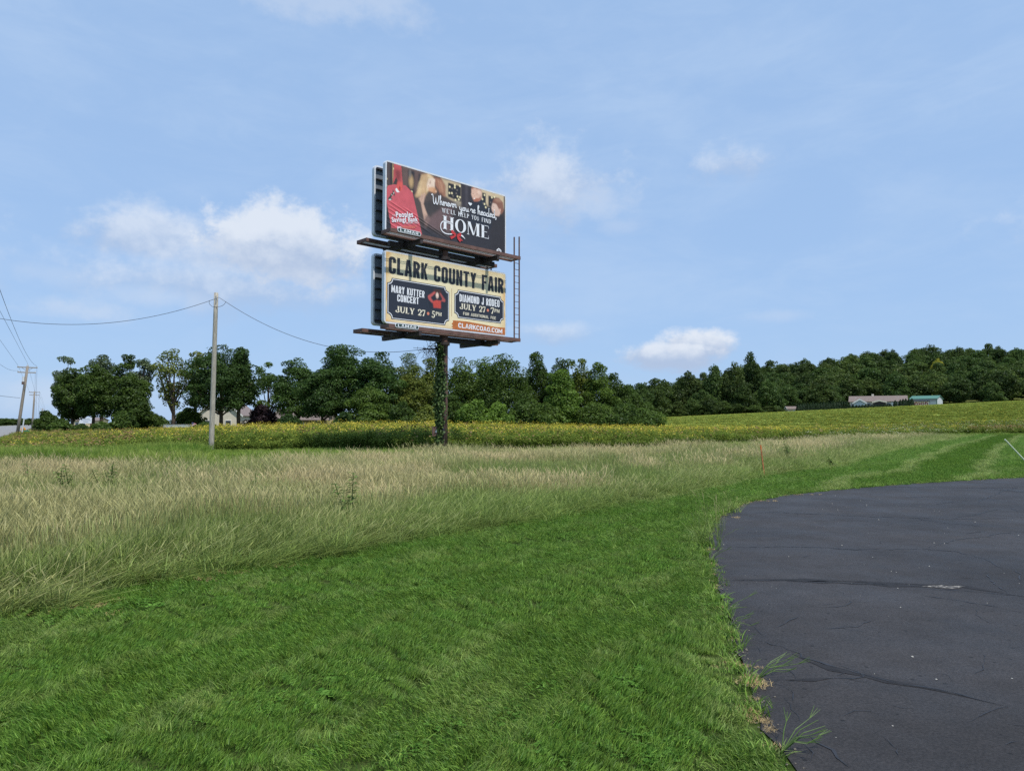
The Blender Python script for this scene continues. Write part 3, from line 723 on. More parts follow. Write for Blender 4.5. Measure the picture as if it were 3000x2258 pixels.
# --- flowering weeds
def weed_mesh(seed, H=1.6, flowers=26, leaves=46, bloom=None, spread=.30, lw=.055, ll=.22, fl=.05, seedhead=False, mats=None):
    r = np.random.default_rng(seed); P = []
    ns = 5
    st = blades(seed, ns, .12, H * .75, H * .95, .022, (.05, .28), .02, tl=(0, .5, 1), wl=(1, .8, .5), h0=0, h1=.3)
    # leaves along the stems: folded quads
    V = []; F = []
    for i in range(leaves):
        t = .12 + .82 * r.random() ** .8; a = r.random() * 6.28; rr = spread * (.25 + .75 * r.random()) * (.5 + .6 * t)
        z = H * .85 * t; c = np.array([math.cos(a) * rr * .5, math.sin(a) * rr * .5, z])
        d = np.array([math.cos(a), math.sin(a), r.uniform(-.25, .7)]); d /= np.linalg.norm(d); s = np.cross(d, (0, 0, 1)); s /= np.linalg.norm(s)
        L_ = ll * (.6 + .8 * r.random()); w_ = lw * (.6 + .8 * r.random()); b = len(V)
        V += [c, c + d * L_ * .5 + s * w_ / 2, c + d * L_ * .5 - s * w_ / 2, c + d * L_ + np.array([0, 0, -.05])]
        F += [(b, b + 2, b + 1), (b + 1, b + 2, b + 3)]
    V = np.array(V); lf = (V, np.array(F), np.repeat(r.random(leaves), 4), np.clip(V[:, 2] / H, 0, 1) * .6)
    V = []; F = []
    for i in range(flowers):
        a = r.random() * 6.28; rr = spread * r.random() ** .6; z = H * (1.0 - .33 * r.random() ** 1.6) - .15 * rr
        c = np.array([math.cos(a) * rr, math.sin(a) * rr, z]); nn = np.array([r.normal(0, .5), r.normal(-.2, .5), 1.0]); nn /= np.linalg.norm(nn)
        u = np.cross(nn, (1, 0, 0)); u /= np.linalg.norm(u); v = np.cross(nn, u); b = len(V); s = fl * (.6 + .8 * r.random())
        for q in range(5): V.append(c + s * (u * math.cos(q * 1.2566) + v * math.sin(q * 1.2566)) * (.8 + .4 * r.random()))
        F += [(b, b + 1, b + 2), (b, b + 2, b + 3), (b, b + 3, b + 4)]
    ps = [st, lf]; ms = [mats or weed_m, mats or weed_m]
    if flowers:
        V = np.array(V); ps.append((V, np.array(F), np.repeat(r.random(flowers), 5), np.full(len(V), .5))); ms.append(bloom or flower_m)
    return gmesh('weed', ps, ms)
weeds = [weed_mesh(600 + i, 1.6, 5, 84, fl=.036) for i in range(5)]                       # 0-4 yellow
weeds += [weed_mesh(620 + i, 1.35, 0, 64) for i in range(3)]                                # 5-7 plain green
weeds += [weed_mesh(640 + i, 1.1, 4, 46, bloom=lace_m, fl=.042, spread=.24) for i in range(3)]   # 8-10 white
weeds += [weed_mesh(660 + i, 1.4, 12, 44, bloom=brown_m, fl=.04, spread=.2) for i in range(2)]   # 11-12 brown tops
weeds += [weed_mesh(680 + i, .75, 1, 70, fl=.04, spread=.5, ll=.3, lw=.08, mats=field_m) for i in range(3)]     # 13-15 low field cover
library('weed', weeds)
XX = []; YY = []
for n, y0, y1 in [(26000, 27, 60), (34000, 60, 130), (64000, 130, 262)]:
    Y = RNG.uniform(y0, y1, n); X = RNG.uniform(-.82 if y0 < 100 else -.55, .84, n) * Y; XX.append(X); YY.append(Y)
X = np.concatenate(XX); Y = np.concatenate(YY); px = CXP + FPX * X / Y
k = (Y > far_edge(X, Y, WEED_NEAR) + 2.0 * (vnoise(X, Y, 3, 61) - .5)) & ~in_poly(X, Y, LAWN)
rv = off_road(X, Y)
k &= rv & ((Y < 100) | (px > 1330)); X, Y, px = X[k], Y[k], px[k]; n = len(X)
dn = Y - far_edge(X, Y, WEED_NEAR)                                       # depth behind the front of the belt
pn = vnoise(X, Y, 7, 63) ; u = RNG.random(n)
p_yel = np.clip(.18 + .8 * sm((px - 380) / 350), 0, 1) * np.clip(.42 + .9 * (pn - .3), .10, .8) * (1 - .25 * sm((px - 1900) / 300))
white = sm((px - 2250) / 300) * (1 - sm((dn - 34) / 20)) + .05 * (px < 1150) * (px > 850) * (dn < 6)
idx = np.where(u < p_yel, RNG.integers(0, 5, n), RNG.integers(5, 8, n))
idx = np.where(RNG.random(n) < .42 * white, RNG.integers(8, 11, n), idx)
idx = np.where(RNG.random(n) < np.where(px < 400, .13, .06), RNG.integers(11, 13, n), idx)
fieldz = sm((dn - np.interp(px, [1500, 1900, 2300, 3000], [60, 50, 34, 26])) / 10) * (px > 1500)
idx = np.where(RNG.random(n) < fieldz, RNG.integers(13, 16, n), idx)
brn = (px > 2840) & (dn < 9) & (RNG.random(n) < .6); idx = np.where((dn < 3.5) & (idx < 5) & (RNG.random(n) < .75), RNG.integers(5, 8, n), idx)
idx = np.where(brn, RNG.integers(11, 13, n), idx)
hgt = np.interp(px, [-400, 0, 200, 420, 630, 900, 1150, 1300, 1600, 1900, 2400, 3000], [.46, .50, .60, .76, .92, 1.04, 1.1, 1.1, 1.0, .92, .80, .75])
hgt = np.where(idx >= 13, hgt * .75, hgt)
hgt = hgt * (.82 + .3 * vnoise(X, Y, 4, 66)) * np.clip(.74 + dn / 8, .7, 1.0) * RNG.uniform(.82, 1.12, n)
wid = np.where(Y < 60, 1.0, np.where(Y < 130, 1.5, 2.4)) * np.where(idx >= 13, 1.4, 1.0)
tag(scatter('flowering_weeds', 'weed', np.stack([X, Y, terr(X, Y) - .03], 1), np.stack([RNG.normal(0, .05, n), RNG.normal(0, .05, n), RNG.random(n) * 6.28], 1),
            np.stack([wid, wid, hgt], 1), idx, .8 * RNG.random(n)),
    'wide belt of yellow and white flowering weeds in front of the trees', 'weeds')
# ------------------------------------------------------------------ billboard
BANG = math.radians(46)
_d = ray(1126, 840); BP0 = CAM + _d * (32.6 / _d[1]); BP0[2] = 0
BE = np.array([math.sin(BANG), math.cos(BANG), 0.0]); BN = np.array([math.cos(BANG), -math.sin(BANG), 0.0])
def onb(px, py, off=0.0):                   # place on the face: metres along it, height
    d = ray(px, py); o = BP0 + BN * off; p = CAM + d * (((o - CAM) @ BN) / (d @ BN)); q = p - BP0
    return float(q @ BE), float(p[2])
def c1(x, y): return onb(1030 + x * .2396, 440 + y * .2396)
def c2(x, y): return onb(1030 + x * .2396, 680 + y * .2396)
def zA(x, y): return onb(1100 + x * .15015, 450 + y * .15015)
def zB(x, y): return onb(1280 + x * .15614, 500 + y * .15614)

BL, UZ0, UZ1, LZ0, LZ1 = 7.55, 10.28, 13.60, 6.15, 9.48
bill = empty('billboard', (*(BP0 + BE * BL / 2 - BN * .45)[:2], 0))
tag(bill, 'tall double-deck billboard on a brown steel column overgrown with ivy', 'billboard')
B_inv = Vector(bill.location)
MBd = Matrix((( BE[0], -BN[0], 0, BP0[0] - B_inv.x), (BE[1], -BN[1], 0, BP0[1] - B_inv.y), (0, 0, 1, 0), (0, 0, 0, 1)))   # local: x along the face, y behind it, z up
def bb(m, x0, x1, y0, y1, z0, z1):
    V = [MBd @ Vector((x, y, z)) for z in (z0, z1) for (x, y) in ((x0, y0), (x1, y0), (x1, y1), (x0, y1))]
    m.add(V, [(3, 2, 1, 0), (4, 5, 6, 7), (0, 1, 5, 4), (1, 2, 6, 5), (2, 3, 7, 6), (3, 0, 4, 7)]); return m
rust = material('brown_steel', srgb(104, 76, 68), 0.7, var=0.22, scale=2.5, bump=.15, bscale=25)
dsteel = material('dark_steel', srgb(52, 44, 44), 0.65, var=0.25, scale=3)
white_t = material('white_trim', srgb(214, 218, 224), 0.5, var=0.06, scale=4)
grey_p = material('grey_panel', srgb(112, 120, 130), 0.55, var=0.12, scale=2)
grate_m = material('galvanised_grating', srgb(196, 190, 188), 0.6, var=0.08, scale=8, metal=0.0)

def rrect(x0, x1, z0, z1, r, n=5):
    P = []
    for cx, cz, a in ((x1 - r, z0 + r, -90), (x1 - r, z1 - r, 0), (x0 + r, z1 - r, 90), (x0 + r, z0 + r, 180)):
        for k in range(n + 1):
            q = math.radians(a + 90 * k / n); P.append((cx + r * math.cos(q), cz + r * math.sin(q)))
    return P
def ring(m, A, B, y0, y1):
    n = len(A)
    V = [MBd @ Vector((p[0], y, p[1])) for (Q, y) in ((A, y0), (B, y0), (B, y1), (A, y1)) for p in Q]
    F = []
    for k in range(n):
        j = (k + 1) % n
        for a, b in ((0, 1), (1, 2), (2, 3), (3, 0)): F.append((a * n + k, a * n + j, b * n + j, b * n + k))
    return m.add(V, F)
column = MB(); ccx, ccy = BL / 2, .45
cz = [-.2, 3.0, 6.0, 9.8, 13.0]
column.tube([MBd @ Vector((ccx, ccy, z)) for z in cz], [.215, .21, .205, .20, .19], 20)
col_o = column.build('column', rust, bill, True)
m = MB(); m.tube([MBd @ Vector((ccx, ccy, 9.62)), MBd @ Vector((ccx, ccy, 9.78))], .30, 16); m.build('collar', dsteel, col_o)
m = MB(); m.tube([MBd @ Vector((ccx, ccy, 5.45)), MBd @ Vector((ccx, ccy, 5.6))], .30, 16); m.build('collar', dsteel, col_o)

def panel(z0, z1, yf, yb, name, face):
    """panel shell with trim; yf front side, yb back side along local y"""
    r = .17; P = rrect(0, BL, z0, z1, r)
    m = MB(); m.prism(rrect(.04, BL - .04, z0 + .04, z1 - .04, r - .03), MBd @ Matrix.Translation((0, min(yf, yb) + .02, 0)), abs(yb - yf) - .04)
    o = m.build(name, grey_p, bill)
    m = MB(); ring(m, P, rrect(.075, BL - .075, z0 + .075, z1 - .075, r - .05), min(yf, yb), max(yf, yb)); m.build('trim', white_t, o)
    return o
up_face = panel(UZ0, UZ1, 0, .2, 'face_panel', 'u'); lo_face = panel(LZ0, LZ1, 0, .2, 'face_panel', 'l')
up_face['label'] = 'upper face with the dark picture advert'; lo_face['label'] = 'lower face with the cream fair advert'
up_back = panel(UZ0, UZ1, .9, 1.08, 'rear_panel', 'u'); lo_back = panel(LZ0, LZ1, .9, 1.08, 'rear_panel', 'l')
for o, z0, z1 in ((up_back, UZ0, UZ1), (lo_back, LZ0, LZ1)):
    for k in range(7):
        z = z0 + .22 + k * (z1 - z0 - .4) / 6
        m = MB(); bb(m, .08, BL - .08, .80, .915, z - .022, z + .022); m.build('stringer', dsteel, o)
    for x in (1.45, BL / 2, 6.2):
        m = MB(); bb(m, x - .06, x + .06, .62, .80, z0 - .15, z1 - .1); m.build('upright', dsteel, o)
for o, z0, z1 in ((up_face, UZ0, UZ1), (lo_face, LZ0, LZ1)):
    for x in (1.45, 6.2):
        m = MB(); bb(m, x - .06, x + .06, .205, .36, z0 - .15, z1 - .1); m.build('upright', dsteel, o)

def catwalk(x0, x1, y0, y1, z, label):
    """steel channels round a grating; y0 < y1"""
    w = empty('catwalk', (0, 0, 0)); w.parent = bill; w['label'] = label
    for nm, a, b in (('outer_channel', y0, y0 + .05), ('inner_channel', y1 - .05, y1)):
        m = MB(); bb(m, x0, x1, a, b, z, z + .17); bb(m, x0, x1, min(a, b) - (.0 if nm[0] == 'o' else .05), b + (.05 if nm[0] == 'o' else 0), z - .004, z + .012); m.build(nm, rust, w)
    for x in (x0, x1 - .05):
        m = MB(); bb(m, x + .001, x + .049, y0 + .051, y1 - .051, z + .01, z + .165); m.build('end_channel', rust, w)
    for k, (a, b) in enumerate(((.07, .36), (.42, .74))):
        ya = y0 + (y1 - y0) * a; yb = y0 + (y1 - y0) * b
        m = MB()
        nb = int((x1 - x0) / .065)
        for i in range(nb):
            x = x0 + .05 + (x1 - x0 - .1) * i / nb; bb(m, x, x + .009, ya, yb, z + .05, z + .08)
        for i in range(2):
            y = ya + (yb - ya) * i; bb(m, x0 + .05, x1 - .05, y - .004, y + .004, z + .05, z + .08)
        m.build('grating', grate_m, w)
    m = MB(); bb(m, x0 + .05, x1 - .05, y0 + (y1 - y0) * .87, y1 - .06, z + .03, z + .06); m.build('toe_plank', rust, w)
    return w
catwalk(-.30, 7.75, -.88, -.16, 10.08, 'front upper catwalk with grating')
catwalk(-.30, 7.80, -.82, -.14, 5.84, 'front lower catwalk with grating')
catwalk(-.15, 8.10, 1.28, 2.10, 10.06, 'rear upper catwalk with grating')
catwalk(-.35, 8.15, 1.25, 2.00, 5.83, 'rear lower catwalk with grating')
for z, xx in ((10.06, (1.42, 6.2)), (5.82, (1.38, 6.25))):
    for x in xx:
        m = MB(); bb(m, x - .07, x + .07, -.86, 2.12, z - .21, z - .012); bb(m, x - .11, x + .11, -.86, 2.12, z - .03, z - .008); m.build('outrigger', dsteel, bill)
    m = MB(); bb(m, .5, BL - .5, .34, .50, z - .25, z - .02) if z > 9 else bb(m, .7, BL - .7, .34, .50, z - .22, z - .02); m.build('torsion_beam', dsteel, bill)
    m = MB(); bb(m, .3, BL - .3, .21, .33, z + .05, z + .20); m.build('lower_stringer', dsteel, bill)
    for x in xx:
        m = MB(); bb(m, x - .14, x + .14, .36, .80, z - .01, z + .22); m.build('bracket', dsteel, bill)
# ladder at the end of the front catwalks
lad = empty('ladder', (0, 0, 0)); lad.parent = bill
lx0, lx1, ly = 7.56, 7.92, -.60
for x, zt in ((lx0, 11.28), (lx1, 11.36)):
    m = MB(); bb(m, x - .022, x + .022, ly - .03, ly + .03, 5.9, zt); m.build('rail', rust, lad)
for k in range(12):
    z = 6.25 + k * .335
    m = MB(); m.tube([MBd @ Vector((lx0, ly, z)), MBd @ Vector((lx1, ly, z))], .014, 6); m.build('rung', rust, lad)
# rear ladder between the decks
lad2 = empty('ladder', (0, 0, 0)); lad2.parent = bill; lad2['label'] = 'short ladder behind the rear panels'
for x in (7.68, 7.98):
    m = MB(); bb(m, x - .022, x + .022, 1.60, 1.66, 5.9, 10.6); m.build('rail', dsteel, lad2)
for k in range(13):
    m = MB(); z = 6.2 + k * .33; m.tube([MBd @ Vector((7.68, 1.63, z)), MBd @ Vector((7.98, 1.63, z))], .014, 5); m.build('rung', dsteel, lad2)
# mast arm that takes the service wire, junction box and plate on the column
arm_z = at(1260, 1022, 35.4)[2]
m = MB(); m.tube([MBd @ Vector((ccx, ccy, arm_z)), MBd @ Vector((ccx, ccy, arm_z)) + Vector((-1.02, .12, .02))], .035, 8); m.build('mast_arm', dsteel, bill)
ARM_END = np.array(Vector(bill.location) + (MBd @ Vector((ccx, ccy, arm_z))) + Vector((-1.0, .12, .02)))
bx_c = at(1277, 1263, 35.35) - np.array([*bill.location]); rotb = Matrix.Rotation(.25, 4, 'Z')
m = MB(); m.box(bx_c, (.34, .16, .46), rotb); box_o = m.build('junction_box', rust, bill)
m = MB(); m.box(bx_c + np.array([.02, -.1, 0.02]), (.06, .03, .15), rotb); m.build('box_label', white_t, box_o)
pl_c = at(1299.5, 1263, 35.28) - np.array([*bill.location])
m = MB(); m.box(pl_c + np.array([0.0, .0, 0]), (.10, .04, .30), rotb); m.build('id_plate', material('black_plate', srgb(40, 38, 44), .5, var=.5, scale=12), bill)

# ---- print: pictures as colours on the vinyl sheet, lettering as thin cut shapes
def blur(I, k):
    for ax in (0, 1):
        for _ in range(2):
            c = np.cumsum(np.pad(I, [(k + 1, k) if a == ax else (0, 0) for a in range(I.ndim)], mode='edge'), axis=ax)
            sl = lambda s, e: tuple(slice(s, e) if a == ax else slice(None) for a in range(I.ndim))
            nn = I.shape[ax]; w = 2 * k + 1
            I = (c[sl(w, w + nn)] - c[sl(0, nn)]) / w
    return I
class Print:
    def __init__(s, x0, x1, z0, z1, nx, nz, base):
        s.e = (x0, x1, z0, z1); s.nx, s.nz = nx, nz
        s.X, s.Z = np.meshgrid(np.linspace(x0, x1, nx), np.linspace(z0, z1, nz))
        s.I = np.ones((nz, nx, 3)) * np.array(srgb(*base))
    def poly(s, pts, col, a=1.0, soft=0):
        m = in_poly(s.X, s.Z, pts).astype(float)
        if soft: m = blur(m, soft)
        m = (m * a)[..., None]; s.I = s.I * (1 - m) + np.array(srgb(*col)) * m; return s
    def ell(s, c, rx, rz, col, a=1.0, soft=.3, rot=0.0):
        dx, dz = s.X - c[0], s.Z - c[1]; u = dx * math.cos(rot) + dz * math.sin(rot); v = -dx * math.sin(rot) + dz * math.cos(rot)
        d = np.sqrt((u / rx) ** 2 + (v / rz) ** 2); m = np.clip((1 + soft - d) / (2 * soft), 0, 1)[..., None] * a
        s.I = s.I * (1 - m) + np.array(srgb(*col)) * m; return s
    def noise(s, amp, sc, seed):
        s.I = s.I * (1 + amp * (vnoise(s.X, s.Z * 1.0, sc, seed) - .5)[..., None]); return s
    def build(s, name, parent, y, outline_r=0, folds=None):
        V = []
        yy = np.full(s.X.shape, y)
        for (xa, za, xb, zb, amp, wd) in (folds or ()):
            L_ = math.hypot(xb - xa, zb - za); ex, ez = (xb - xa) / L_, (zb - za) / L_
            t = (s.X - xa) * ex + (s.Z - za) * ez; dd = -(s.X - xa) * ez + (s.Z - za) * ex
            yy = yy - amp * np.exp(-(dd / wd) ** 2) * np.clip(t / .3, 0, 1) * np.clip((L_ - t) / .6, 0, 1)
        P = np.stack([s.X.ravel(), yy.ravel(), s.Z.ravel()], 1)
        M = np.array(MBd); V = P @ M[:3, :3].T + M[:3, 3]
        i = np.arange((s.nz - 1) * s.nx).reshape(-1, s.nx)[:, :-1].ravel()
        F = np.stack([i, i + 1, i + s.nx + 1, i + s.nx], 1)
        if outline_r:
            x0, x1, z0, z1 = s.e; cx = (s.X[:-1, :-1] + s.X[1:, 1:]).ravel() / 2; cz_ = (s.Z[:-1, :-1] + s.Z[1:, 1:]).ravel() / 2
            F = F[in_poly(cx, cz_, rrect(x0, x1, z0, z1, outline_r))]
        return mesh_obj(name, np_mesh(name, V, F, paint_material('printed_vinyl'), {'print': np.clip(s.I, 0, 1).reshape(-1, 3)}, True), parent)

# upper picture: people meeting before lit shop windows, a red gift tag at the side
p = Print(.08, BL - .08, UZ0 + .08, UZ1 - .08, 380, 166, (66, 56, 54))
CC = lambda *q: [c1(a, b) for a, b in q]
p.poly(CC((380, 100), (520, 150), (520, 420), (380, 420)), (82, 68, 66), 1, 1)
p.poly(CC((470, 140), (500, 150), (500, 420), (470, 420)), (52, 46, 48), 1, 1)
p.ell(c1(505, 260), .03, .5, (205, 170, 120), .8, .6)
p.poly(CC((610, 160), (900, 250), (880, 560), (620, 430)), (104, 82, 76), 1, 2)
p.poly(CC((690, 240), (770, 262), (760, 520), (690, 500)), (40, 40, 46), 1, 2)
p.poly(CC((820, 285), (860, 298), (850, 420), (815, 410)), (46, 42, 48), 1, 2)
p.ell(c1(728, 385), .13, .28, (206, 170, 122), .9, .5)
p.ell(c1(715, 285), .07, .22, (120, 112, 106), .8, .5)
p.poly(CC((620, 430), (770, 560), (700, 620), (600, 560)), (44, 44, 46), .8, 3)
p.poly(CC((1090, 340), (1350, 420), (1350, 660), (1090, 600)), (204, 182, 148), 1, 2)
p.poly(CC((1180, 400), (1335, 440), (1335, 640), (1180, 570)), (34, 34, 40), 1, 1)
p.poly(CC((1335, 400), (1470, 440), (1480, 720), (1335, 680)), (54, 48, 54), 1, 1)
p.poly(CC((1390, 420), (1420, 430), (1420, 700), (1390, 690)), (84, 78, 84), .6, 2)
p.poly(CC((1580, 480), (1860, 560), (1860, 720), (1580, 700)), (206, 184, 150), 1, 2)
p.poly(CC((1596, 520), (1640, 530), (1640, 690), (1596, 680)), (38, 38, 44), 1, 1)
p.poly(CC((1672, 555), (1800, 590), (1780, 760), (1672, 740)), (44, 40, 46), 1, 1)
p.poly(CC((1240, 600), (1340, 640), (1330, 720), (1240, 690)), (160, 148, 132), .9, 3)
# dark coats and lower ground
p.poly(CC((760, 560), (960, 500), (1140, 560), (1260, 640), (1330, 720), (1260, 1300), (840, 1300), (780, 900)), (84, 72, 68), 1, 2)
p.poly(CC((1060, 720), (1240, 680), (1230, 1000), (960, 960), (930, 850)), (112, 88, 88), .9, 3)
p.poly(CC((880, 640), (1000, 600), (1100, 720), (980, 780), (930, 860), (890, 820)), (64, 58, 58), .9, 3)
p.poly(CC((380, 560), (480, 900), (500, 1300), (380, 1300)), (44, 46, 54), 1, 2)
p.poly(CC((850, 900), (1150, 1060), (1900, 1000), (1900, 1400), (840, 1300)), (46, 46, 54), .9, 7)
p.poly(CC((1230, 720), (1460, 760), (1750, 900), (1760, 1300), (1200, 1300)), (48, 46, 52), .85, 6)
p.poly(CC((1480, 620), (1590, 590), (1690, 720), (1760, 900), (1740, 980), (1440, 900), (1450, 680)), (38, 42, 54), 1, 2)
p.poly(CC((1720, 850), (1850, 790), (1880, 860), (1900, 1300), (1690, 1300), (1700, 960)), (48, 44, 48), 1, 2)
# woman with fair hair
p.poly(CC((850, 300), (940, 285), (1010, 330), (960, 470), (900, 560), (790, 580), (770, 560), (830, 440)), (204, 166, 124), 1, 2)
p.poly(CC((930, 300), (985, 320), (950, 480), (910, 520)), (236, 208, 166), .9, 2)
p.poly(CC((820, 400), (860, 360), (850, 540), (800, 575)), (226, 196, 150), .7, 2)
p.poly(CC((1010, 330), (1100, 350), (1150, 440), (1150, 570), (1090, 560), (1060, 490), (1020, 430)), (164, 112, 88), 1, 2)
p.poly(CC((1050, 360), (1110, 400), (1130, 520), (1095, 520)), (196, 146, 116), .8, 2)
p.poly(CC((1090, 520), (1060, 530), (1090, 600), (1130, 580)), (70, 48, 44), .8, 2)
p.poly(CC((935, 360), (985, 335), (1020, 360), (1015, 470), (980, 505), (930, 480), (915, 430)), (238, 212, 190), 1, 1)
p.poly(CC((930, 455), (1010, 450), (1045, 500), (1020, 530), (940, 500)), (214, 156, 112), .9, 2)
p.poly(CC((955, 375), (972, 372), (966, 420), (952, 420)), (190, 150, 130), .7, 1)
# her hand and arm
p.poly(CC((815, 590), (840, 570), (860, 520), (872, 560), (890, 515), (905, 545), (890, 600), (880, 660), (930, 800), (890, 860), (860, 720), (845, 640)), (208, 170, 148), 1, 1)
p.poly(CC((890, 800), (930, 790), (960, 840), (900, 960)), (150, 120, 112), .8, 3)
# man
p.poly(CC((1466, 470), (1500, 445), (1570, 460), (1594, 520), (1590, 590), (1560, 620), (1500, 625), (1478, 590), (1462, 540)), (226, 184, 162), 1, 1)
p.poly(CC((1464, 480), (1478, 440), (1560, 452), (1594, 520), (1580, 500), (1500, 462)), (164, 104, 80), 1, 1)
p.poly(CC((1476, 575), (1500, 590), (1560, 590), (1585, 560), (1580, 605), (1540, 630), (1495, 628)), (170, 96, 72), .9, 1)
p.ell(c1(1500, 592), .06, .035, (244, 222, 210), 1, .4)
p.ell(c1(1560, 510), .1, .13, (240, 208, 188), .7, .6)
# boy
p.poly(CC((1720, 650), (1750, 640), (1790, 680), (1830, 760), (1800, 810), (1750, 800), (1715, 740), (1708, 700)), (224, 190, 172), 1, 1)
p.poly(CC((1720, 640), (1740, 590), (1800, 585), (1850, 640), (1860, 740), (1830, 790), (1800, 720), (1770, 660)), (142, 96, 78), 1, 1)
p.poly(CC((1740, 600), (1800, 590), (1840, 630), (1790, 640)), (186, 142, 116), .7, 2)
p.ell(c1(1815, 735), .05, .08, (226, 176, 154), 1, .4)
for (x, y) in [(1262, 430), (1262, 458), (1325, 440), (1195, 525), (1226, 527), (1295, 568), (1325, 577), (1310, 605), (1270, 610), (1200, 450), (1625, 550), (1625, 660), (1715, 580), (1745, 575), (1600, 600), (1640, 700), (425, 350), (422, 430), (735, 510), (520, 230)]:
    p.ell(c1(x, y), .05, .05, (255, 240, 190), .95, .5)
for (x, y) in [(1230, 470), (1290, 490), (1240, 560), (1280, 530), (1700, 640), (1690, 690), (1610, 650)]:
    p.ell(c1(x, y), .045, .045, (130, 120, 110), .7, .5)
# red tag with its ribbon
p.poly(CC((445, 432), (520, 420), (660, 432), (745, 520), (772, 640), (868, 1060), (500, 1030), (440, 700), (408, 560), (415, 500)), (206, 92, 100), 1, 0)
p.poly(CC((520, 158), (606, 172), (618, 330), (628, 450), (600, 500), (560, 480), (575, 400), (545, 330), (505, 420), (512, 300)), (196, 84, 86), 1, 0)
p.poly(CC((530, 240), (600, 250), (590, 390), (540, 340)), (120, 48, 52), .8, 3)
p.poly(CC((560, 380), (622, 400), (618, 480), (580, 510), (548, 460)), (226, 92, 84), 1, 1)
p.ell(c1(588, 470), .045, .1, (130, 46, 48), .8, .5)
p.poly(CC((535, 475), (550, 460), (575, 500), (588, 512), (560, 520), (540, 500)), (240, 238, 236), 1, 0)
for (x, y, r) in [(490, 545, .9), (470, 600, .3), (515, 525, -1.2), (468, 580, .8)]:
    p.ell(c1(x, y), .13, .045, (52, 60, 56), 1, .3, r)
p.ell(c1(470, 605), .07, .03, (210, 216, 208), 1, .4, .3); p.ell(c1(515, 525), .05, .02, (216, 220, 210), 1, .4, 1.2); p.ell(c1(492, 548), .05, .018, (200, 206, 196), 1, .4, -.8)
rs = np.random.default_rng(9)
for k in range(46):
    a = rs.random(); x0 = 850 + 110 * a; q0 = c1(x0, 300 + 60 * rs.random() * a); q1 = c1(x0 - 45 + 20 * rs.random() - 30 * (1 - a), 470 + 90 * rs.random()); d_ = .014
    p.poly([q0, (q0[0] + d_, q0[1]), (q1[0] + d_, q1[1]), q1], [(240, 214, 172), (150, 112, 80), (222, 188, 142)][k % 3], .3)
for k in range(26):
    x0 = 1030 + 90 * rs.random(); q0 = c1(x0, 345 + (x0 - 1030) * .5); q1 = c1(x0 + 35, 520 + 40 * rs.random()); p.poly([q0, (q0[0] + .014, q0[1]), (q1[0] + .014, q1[1]), q1], [(206, 156, 124), (120, 78, 62)][k % 2], .3)
for (x, y, w_, h_, col) in [(1486, 532, .03, .016, (92, 66, 60)), (1532, 540, .03, .016, (92, 66, 60)), (1506, 560, .02, .05, (196, 146, 124)), (1500, 596, .05, .022, (250, 236, 226)), (1735, 690, .025, .014, (84, 60, 56)), (1722, 735, .03, .014, (180, 96, 90)), (958, 400, .012, .04, (120, 84, 72)), (940, 440, .012, .03, (196, 110, 100)), (1030, 508, .05, .05, (226, 178, 146))]:
    p.ell(c1(x, y), w_, h_, col, .9, .4)
for (x, y) in [(826, 585), (846, 566), (862, 552), (882, 548), (898, 556)]:
    q0 = c1(x, y); p.poly([q0, (q0[0] + .02, q0[1]), (q0[0] + .05, q0[1] - .18), (q0[0] + .03, q0[1] - .18)], (150, 112, 98), .7)
p.noise(.18, .16, 3).noise(.12, .5, 4)
FOLDS = [(*c1(*a), *c1(*b), .02, .030) for a, b in [((430, 600), (1150, 1080)), ((430, 650), (1000, 1040)), ((420, 690), (830, 960)), ((415, 740), (760, 960)), ((410, 800), (700, 990)), ((620, 690), (1240, 1110)), ((405, 860), (640, 1010))]]
p.build('picture', up_face, -.004, folds=FOLDS)

white_i = material('white_ink', srgb(236, 238, 242), .6)
cream_i = material('cream_ink', srgb(240, 232, 208), .6)
navy_i = material('navy_ink', srgb(38, 44, 58), .6)
black_i = material('charcoal_ink', srgb(46, 48, 56), .6, var=.25, scale=14)
red_i = material('red_ink', srgb(196, 56, 58), .6)
coral_i = material('coral_ink', srgb(214, 130, 104), .6)
ochre_i = material('ochre_ink', srgb(186, 108, 52), .65, var=.15, scale=4)
green_i = material('dark_green_ink', srgb(34, 62, 60), .6)
tan_i = material('tan_rule', srgb(170, 130, 90), .6)
def to_face(name, V2, F, mat, parent, y):
    V = [MBd @ Vector((q[0], y, q[1])) for q in V2]
    me = bpy.data.meshes.new(name); me.from_pydata([tuple(v) for v in V], [], F); me.materials.append(mat)
    return mesh_obj(name, me, parent)
def text_shape(body, bold=0.0):
    cu = bpy.data.curves.new('lettering', 'FONT'); cu.body = body; cu.offset = bold; cu.space_character = 1.08; cu.resolution_u = 3; cu.fill_mode = 'FRONT'
    o = bpy.data.objects.new('lettering', cu); COL.objects.link(o)
    dg = bpy.context.evaluated_depsgraph_get(); me = bpy.data.meshes.new_from_object(o.evaluated_get(dg))
    V = [tuple(v.co[:2]) for v in me.vertices]; F = [tuple(pp.vertices) for pp in me.polygons]
    bpy.data.objects.remove(o); bpy.data.curves.remove(cu); bpy.data.meshes.remove(me); return V, F
